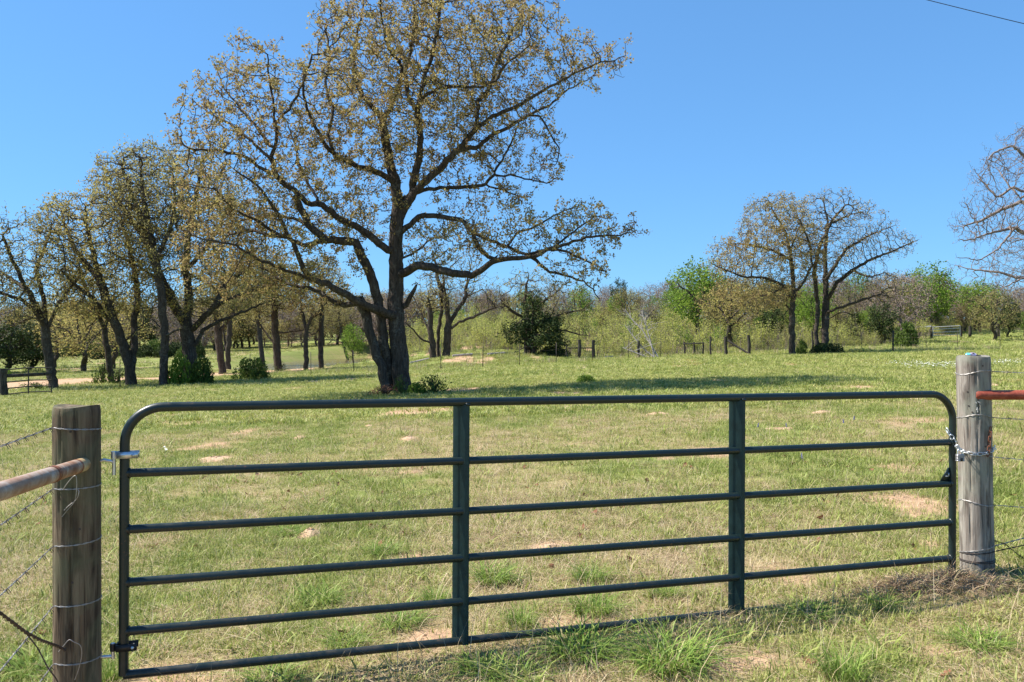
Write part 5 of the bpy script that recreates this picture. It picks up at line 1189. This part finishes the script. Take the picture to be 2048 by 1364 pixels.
# ------------------------------------------------------------------ green clumps in front of and behind the gate
CL = [blades(40 + q, 340, .125, .05, .29, .0066, 1.15, 0, 'clump') for q in range(4)]
for px, py, w, hgt, lab in [(1340, 1335, 108, 1.0, "largest bright green grass clump in the foreground, right of centre below the gate"), (1160, 1310, 92, .9, "shaded green grass clump under the bottom rail between the two uprights"),
        (1185, 1225, 58, .8, "green grass clump just behind the bottom rail, between the two uprights"), (985, 1165, 55, .7, "green grass clump right of the left upright, behind the lower rails"), (1040, 1250, 42, .7, "small green grass clump behind the bottom rail right of the left upright"),
        (800, 1250, 60, .6, "green grass clump left of the left upright behind the lower rails"), (640, 1205, 55, .55, "low green grass clump behind the lower rails, left of the left upright"), (1690, 1360, 60, .8, "green grass clump cut by the bottom edge at right"),
        (1180, 1160, 50, .65, "green grass clump behind the middle rails between the uprights"), (770, 1108, 42, .5, "low green clump behind the third rail left of the left upright"), (225, 1362, 34, .8, "green clump between the brown post and the gate stile"),
        (580, 1068, 40, .45, "low green clump behind the gate's third rail, far left"), (870, 1205, 40, .6, "green clump against the left upright's left side"), (540, 1362, 70, .5, "green clump at the bottom edge under the left bay"), (1030, 1360, 80, .5, "green clump at the bottom edge under the left upright"),
        (960, 1345, 60, .45, "green clump under the bottom rail beside the left upright"), (1330, 1190, 40, .5, "small green clump left of the right upright"), (1960, 1290, 70, .4, "grassy green patch in the lower right corner"), (60, 1345, 60, .45, "green clump beneath the wires in the lower left corner"), (1620, 1230, 60, .4, "green tuft growing through the bottom rail right of the right upright"), (1760, 1215, 40, .45, "small green tuft at the buried end of the bottom rail"), (690, 1290, 55, .5, "green clump behind the bottom rail in the left bay")]:
    b = hit(px, min(py, 1363)); S = b[1] / F; k = len(bpy.data.objects) % 4
    o = link("grass_clump", CL[k], None, b); sc = w * S / .20; o.scale = (sc, sc, hgt * (.75 + .3 * rng.random()) * 1.0); o.rotation_euler[2] = rng.random() * 6; tag(o, lab, "grass clump", "green grass clumps by the gate")
# heap of dead thatch at the foot of the grey post
hp = hit(1890, 1178)
rg = np.random.default_rng(9); n = 5200
c = np.stack([rg.normal(size=n) * .30 - .02, rg.normal(size=n) * .085], -1)
hz = .06 * np.exp(-(c[:, 0] / .36) ** 2 - (c[:, 1] / .17) ** 2) * (1 + .5 * np.sin(c[:, 0] * 18 + c[:, 1] * 9))
gxy = c + hp[:2]; z0 = gz(gxy[:, 0], gxy[:, 1]) - hp[2] + hz
dirs = rg.normal(size=(n, 3)) * [1, .7, .35]; dirs /= np.linalg.norm(dirs, axis=1)[:, None]; L = (.05 + .09 * rg.random(n))[:, None]
p0 = np.column_stack([c, z0]); sd = np.cross(dirs, rg.normal(size=(n, 3))); sd /= np.linalg.norm(sd, axis=1)[:, None]; sd *= .0013
md_ = p0 + dirs * L * .5 + [0, 0, .012]; e_ = p0 + dirs * L
V = np.stack([p0 - sd, p0 + sd, md_ + sd, md_ - sd, e_], 1).reshape(-1, 3); b5 = (np.arange(n) * 5)[:, None]
pile = thing("thatch_heap", "heap of brown dead grass round the foot of the grey post", "dead grass", hp)
tag(link("straw", mesh_np("straw", V, b5 + [0, 1, 2, 3], b5 + [3, 2, 4], True, [M['thatch_brown']]), pile), kind="stuff")
u = np.linspace(-1, 1, 25); UX, UY = np.meshgrid(u, u); hx = UX * .8; hy = UY * .36
hzv = .055 * np.exp(-(hx / .36) ** 2 - (hy / .17) ** 2) * (1 + .5 * np.sin(hx * 18 + hy * 9)) + gz(hx + hp[0], hy + hp[1]) - hp[2] - .012
k = (np.arange(24)[:, None] * 25 + np.arange(24)[None, :]).ravel()
link("core", mesh_np("core", np.stack([hx, hy, hzv], -1).reshape(-1, 3), np.stack([k, k + 1, k + 26, k + 25], -1), None, True, [M['thatch_brown']]), pile)
# sandy mounds in the pasture
for px, py, w, h, lab in [(1648, 826, 46, 13, "largest pale sand mound in the pasture, behind the gate's right bay"), (818, 878, 26, 8, "small sand mound seen just left of the left upright, under the top rail"), (600, 876, 22, 6, "small sand mound left of centre under the top rail"), (1316, 828, 40, 6, "low sand mound just under the top rail left of the right upright"),
        (1833, 798, 26, 5, "low sand mound above the gate's right end"), (1985, 771, 22, 6, "sand mound just right of the grey post"), (430, 918, 70, 12, "long bare sand scrape under the top rail in the left bay"), (620, 1068, 38, 16, "reddish sand mound behind the third rail in the left bay"), (1560, 857, 50, 4, "flat sand scrape right of the right upright"), (2040, 762, 30, 5, "low sand mound at the right edge beyond the wires"), (738, 852, 16, 5, "tiny sand mound in the middle distance left of centre"), (1105, 1096, 70, 9, "bare pinkish sand patch behind the third rail, between the uprights")]:
    b = hit(px, py); S = b[1] / F; rx = w * S / 2; ry = max(rx * .8, .12); hh = h * S * (.8 if w < 45 else .45)
    a = np.linspace(0, 2 * math.pi, 28, endpoint=False); V = []; fr_ = (0, .25, .5, .75, 1, 1.25)
    for f in fr_[1:]:
        w_ = 1 + .28 * (fbm(np.cos(a) * 1.6 + px, np.sin(a) * 1.6, 4, 3) - .5) * 2; x = rx * f * w_ * np.cos(a); y = ry * f * w_ * np.sin(a)
        z = hh * np.exp(-(f * 1.25) ** 2) * (1 + .5 * (fbm(x * 9 + px, y * 9, 6) - .5)) - (.02 if f > 1.1 else 0) + gz(x + b[0], y + b[1]) - b[2]
        V.append(np.stack([x, y, z], -1))
    V = np.vstack(V + [np.array([[0, 0, hh]])]); n = 28; Q = [[i * n + j, i * n + (j + 1) % n, (i + 1) * n + (j + 1) % n, (i + 1) * n + j] for i in range(4) for j in range(n)]; T = [[len(V) - 1, j, (j + 1) % n] for j in range(n)]
    tag(link("sand_mound", mesh_np("sand_mound", V, Q, T, True, [M['soil']]), None, b), lab, "mound", "sand mounds in the pasture")
# bluebonnets
BBm = MB(); 
for q in range(7):
    for e in range(4):
        a = e * 1.57 + q * .7; r = .011 * (1 - q / 9); BBm.box((r * math.cos(a), r * math.sin(a), .07 + q * .013), (.009, .009, .010), None)
bbq = sum(len(x) for x in BBm.Q); BBm.tube(np.array([(0, 0, -.01), (.004, 0, .08)]), .003, 4, cap=False); bbt = sum(len(x) for x in BBm.Q) - bbq
BB = mesh_np("spike", np.vstack(BBm.V), np.vstack(BBm.Q), None, False, [M['blue_petal'], M['stem']], [0] * bbq + [1] * bbt)
for px, py, lab in [(1515, 860, "violet-blue wildflower just right of the right upright"), (1574, 860, "violet-blue wildflower left of the big sand mound"), (1662, 850, "violet-blue wildflower below the big sand mound"), (1688, 852, "violet-blue wildflower slightly right of the big sand mound"), (1708, 845, "rightmost violet-blue wildflower behind the right bay"), (1605, 925, "violet-blue wildflower behind the second rail in the right bay")]:
    b = hit(px, py); o = link("wildflower", BB, None, b); s = .75; o.scale = (s, s, s); o.rotation_euler = (.1, .1, px); tag(o, lab, "flower", "violet-blue wildflowers")

# ------------------------------------------------------------------ far fences
def ground_z(x, y): return float(gz(x, y))
FENCE = [(622, 751), (708, 747), (882, 741), (965, 736), (1039, 732), (1112, 728), (1184, 724), (1257, 719), (1321, 717), (1421, 709), (1723, 702), (1786, 697), (1852, 698), (1915, 695), (2000, 694)]
TPM = MB(); s_ = .018
TPM.box((0, 0, .62), (.04, .006, 1.6)); TPM.box((0, -.019, .62), (.006, .032, 1.6))
for q in range(14): TPM.box((0, .006, .2 + q * .085), (.012, .008, .014))
TP = TPM.mesh("shaft", M['tpost'], False)
tops = []
names_f = ["between the straight and crooked pondside oaks", "left of the big oak's trunks", "right of the big oak, first in the open", "second right of the big oak", "left of the cedar's trunk", "under the cedar's right skirt", "beside the two short dark posts", "left of the bleached dead trunks", "right of the bleached dead trunks", "left of the braced post pair", "first right of the twin-trunk oak", "second right of the twin-trunk oak", "third right of the twin-trunk oak, before the pale gate", "before the pale gate's right end", "last before the right edge"]
dF = []
for k, ((px, py), nm) in enumerate(zip(FENCE, names_f)):
    b = hit(px, py)
    if b[1] > 80: b = on_ground(px, 60)
    t = thing("fence_post", "thin steel fence post " + nm, "post", b, "steel posts of the far fence"); t.rotation_euler = (rng.normal() * .02, rng.normal() * .02, rng.random()); link("shaft", TP, t); tops.append(b)
lp = hit(105, 786)
line = [lp] + [hit(px, 785 - (px - 105) * .066) for px in (240, 380, 500)] + tops
for px in (240, 380, 500):
    b = hit(px, 785 - (px - 105) * .066); t = thing("fence_post", {240: "thin steel fence post in front of the forked grove oak", 380: "thin steel fence post in front of the stout grove oak", 500: "thin steel fence post before the round dark bush"}[px], "post", b, "steel posts of the far fence"); link("shaft", TP, t)
ends = np.array(line + [on_ground(2120, 54), on_ground(2300, 53)])
for k, hh in enumerate((.35, .65, .95, 1.25)):
    P = []
    for a, b in zip(ends[:-1], ends[1:]):
        for q in np.linspace(0, 1, 5)[:-1]:
            p = a + (b - a) * q; P.append((p[0], p[1], a[2] + (b[2] - a[2]) * q + hh - .03 * 4 * q * (1 - q)))
    tag(MB().tube(np.array(P), .0035, 3, cap=False).build("fence_wire", M['wire_dark']), f"{['lowest', 'second lowest', 'second highest', 'highest'][k]} wire of the far fence across the pasture", "wire", "wires of the far fence")
def wood_post(px, d, top_py, r, label, group, base_py=None, lean=0, mat='old_wood'):
    r = r * 1.2
    b = on_ground(px, d); h = EYE - (top_py - HZ) * d / F - b[2]
    h = min(max(h, .9), 2.2)
    t = thing("wooden_post", label, "post", b, group); zs = np.linspace(-.2, h, 9)
    P = np.array([(lean * z + .012 * math.sin(z * 5 + px), 0.01 * math.cos(z * 4), z) for z in zs])
    MB().tube(P, r * (1 + .08 * np.sin(zs * 6 + px)), 9).build("shaft", M[mat], t); return b, h
def bar(name, label, p, q, r, mat, cat="rail", group=None):
    p = np.asarray(p, float); q = np.asarray(q, float); t = thing(name, label, cat, p, group); MB().tube(np.array([p + (q - p) * s for s in np.linspace(0, 1, 5)]) - p, r, 8).build("shaft", M[mat], t)
GW = "old wooden posts of the far fence"
A = wood_post(1159, 63, 679, .11, "left one of the two short dark posts right of the cedar", GW); B = wood_post(1187, 63.5, 680, .10, "right one of the two short dark posts right of the cedar", GW); C0 = wood_post(1133, 63, 690, .05, "thin dark post at the cedar's right skirt", GW)
bar("brace_rail", "thin crossbar joining the short dark posts right of the cedar", W(1133, 696, 62.9), W(1186, 696, 63.3), .045, 'old_wood')
wood_post(1277, 61, 682, .08, "grey wooden post behind the bleached dead trunks", GW)
for px, lab in ((1369, "left post of the small open frame left of the braced posts"), (1388, "middle post of the small open frame left of the braced posts"), (1406, "right post of the small open frame left of the braced posts")): wood_post(px, 64, 684, .06, lab, GW)
bar("brace_rail", "top bar of the small open frame left of the braced posts", W(1367, 688, 63.9), W(1407, 686, 63.9), .05, 'old_wood')
wood_post(1421, 62, 673, .06, "slim dark post just left of the braced post pair", GW)
A = wood_post(1452, 62, 673, .10, "left post of the braced pair left of the right oaks", GW, lean=-.03); wood_post(1499, 61, 670, .10, "right post of the braced pair left of the right oaks", GW, lean=-.05)
bar("brace_rail", "diagonal brace between the two leaning dark posts", W(1455, 681, 61.9), W(1495, 706, 61.1), .075, 'old_wood')
wood_post(1625, 61.5, 662, .06, "slim dark post between the two right oaks", GW)
wood_post(1786, 58.4, 661, .05, "dark wooden post among the steel posts right of the twin-trunk oak", GW)
# pale pipe gate and corral posts on the right
DG = 88
GP2 = "posts round the pale far gate"
for px, r, tp, lab in ((1839, .09, 653, "left corral post by the pale far gate"), (1863, .12, 652, "dark hinge post left of the pale far gate"), (1922, .11, 652, "left one of the two dark posts ending the pale far gate"), (1940, .13, 652, "right one of the two dark posts ending the pale far gate"), (1996, .16, 648, "thick grey stump-like post at far right beyond the pale gate")): wood_post(px, DG, tp, r, lab, GP2)
bar("corral_rail", "pale horizontal top rail left of the far gate", W(1831, 655, DG - .2), W(1862, 653, DG - .2), .08, 'pale_pipe')
bg0 = on_ground(1866, DG - .3); bg1 = on_ground(1920, DG - .3)
pg = thing("pipe_gate", "pale weathered pipe gate far off at the right edge of the pasture", "gate", bg0)
for z in (.30, .62, .95, 1.2): MB().tube(np.array([(0, 0, z), tuple((bg1 - bg0)[:2]) + (z + .15,)]), .04, 8).build("rail", M['pale_pipe'], pg)
for q in (0, 1): MB().tube(np.array([tuple((bg1 - bg0)[:2] * q) + (.2,), tuple((bg1 - bg0)[:2] * q) + (1.3 + .1 * q,)]), .04, 8).build("stile", M['pale_pipe'], pg)
# old field gate on the left
g0 = hit(9, 793); g1 = hit(103, 787); b, h = wood_post(7, g0[1], 737, .13, "dark thick post carrying the old field gate at the left edge", None)
og = thing("field_gate", "old rusty pipe gate with one wooden plank in front of the leftmost oak", "gate", g0); dv = (g1 - g0) * [1, 1, 0] + [0, 0, (g1 - g0)[2]]
for z in (.08, .33, .60, 1.14): MB().tube(np.array([dv * s + [0, 0, z + .05 * math.sin(s * 3)] for s in (0.03, .5, 1)]), .026, 8).build("rail", M['tpost'], og)
ex = dv / np.linalg.norm(dv); MB().box(dv * .5 + [0, -.04, .88], (np.linalg.norm(dv), .05, .15), np.stack([ex, np.cross([0, 0, 1], ex), [0, 0, 1]], -1)).build("plank", M['old_wood'], og, smooth=False)
for f, hh in ((.03, 1.14), (.5, 1.16), (1, .75)): MB().tube(np.array([dv * f + [0, 0, .03], dv * f + [0, 0, hh]]), .028, 8).build("upright", M['tpost'], og)
# bleached dead trunks leaning by the fence
DD = [([(1318, 718), (1305, 695), (1285, 660), (1265, 640), (1250, 618)], 5, 2), ([(1312, 718), (1290, 700), (1268, 675), (1250, 650)], 4, 1.5), ([(1304, 718), (1270, 705), (1245, 695)], 4, 2), ([(1310, 718), (1300, 680), (1292, 650), (1282, 620)], 4, 1.5)]
dt = thing("dead_tree", "bleached grey dead trunks leaning left behind the far fence", "dead tree", on_ground(1312, 60.5)); do = np.array(dt.location)
for pts, w0, w1 in DD:
    P = np.array([W(a, b, 60.5 + .4 * k) for k, (a, b) in enumerate(pts)]) - do; m = MB(); m.tube(P, np.linspace(w0, w1, len(P)) * 60.5 / F / 2 * .8, 7)
    for q in range(16):
        f = .4 + .6 * rng.random(); k = int(f * (len(P) - 1.01)); p = P[k] + (P[k + 1] - P[k]) * rng.random(); e = p + np.array([rng.normal() * .6, rng.normal() * .4, .3 + .7 * rng.random()]); m.tube(np.array([p, (p + e) / 2 + rng.normal(size=3) * .08, e]), [.02, .014, .006], 4)
    m.build("limb", M['bark_dead'], dt)
# fallen logs on the bank
for k, (a, b, lab) in enumerate([((905, 709), (945, 714), "grey fallen log on the bank right of the three slim trunks"), ((820, 708), (858, 706), "pale fallen log on the bank left of the three slim trunks"), ((975, 716), (1010, 720), "short fallen log on the bank left of the cedar"), ((1208, 710), (1226, 706), "pale fallen branch in the weeds right of the short dark posts")]):
    p = on_ground(a[0], 63.5); q = on_ground(b[0], 64.0); p[2] += .1; q[2] += .12
    bar("fallen_log", lab, p, q, .09, 'bark_dead', "log", "fallen logs on the bank")
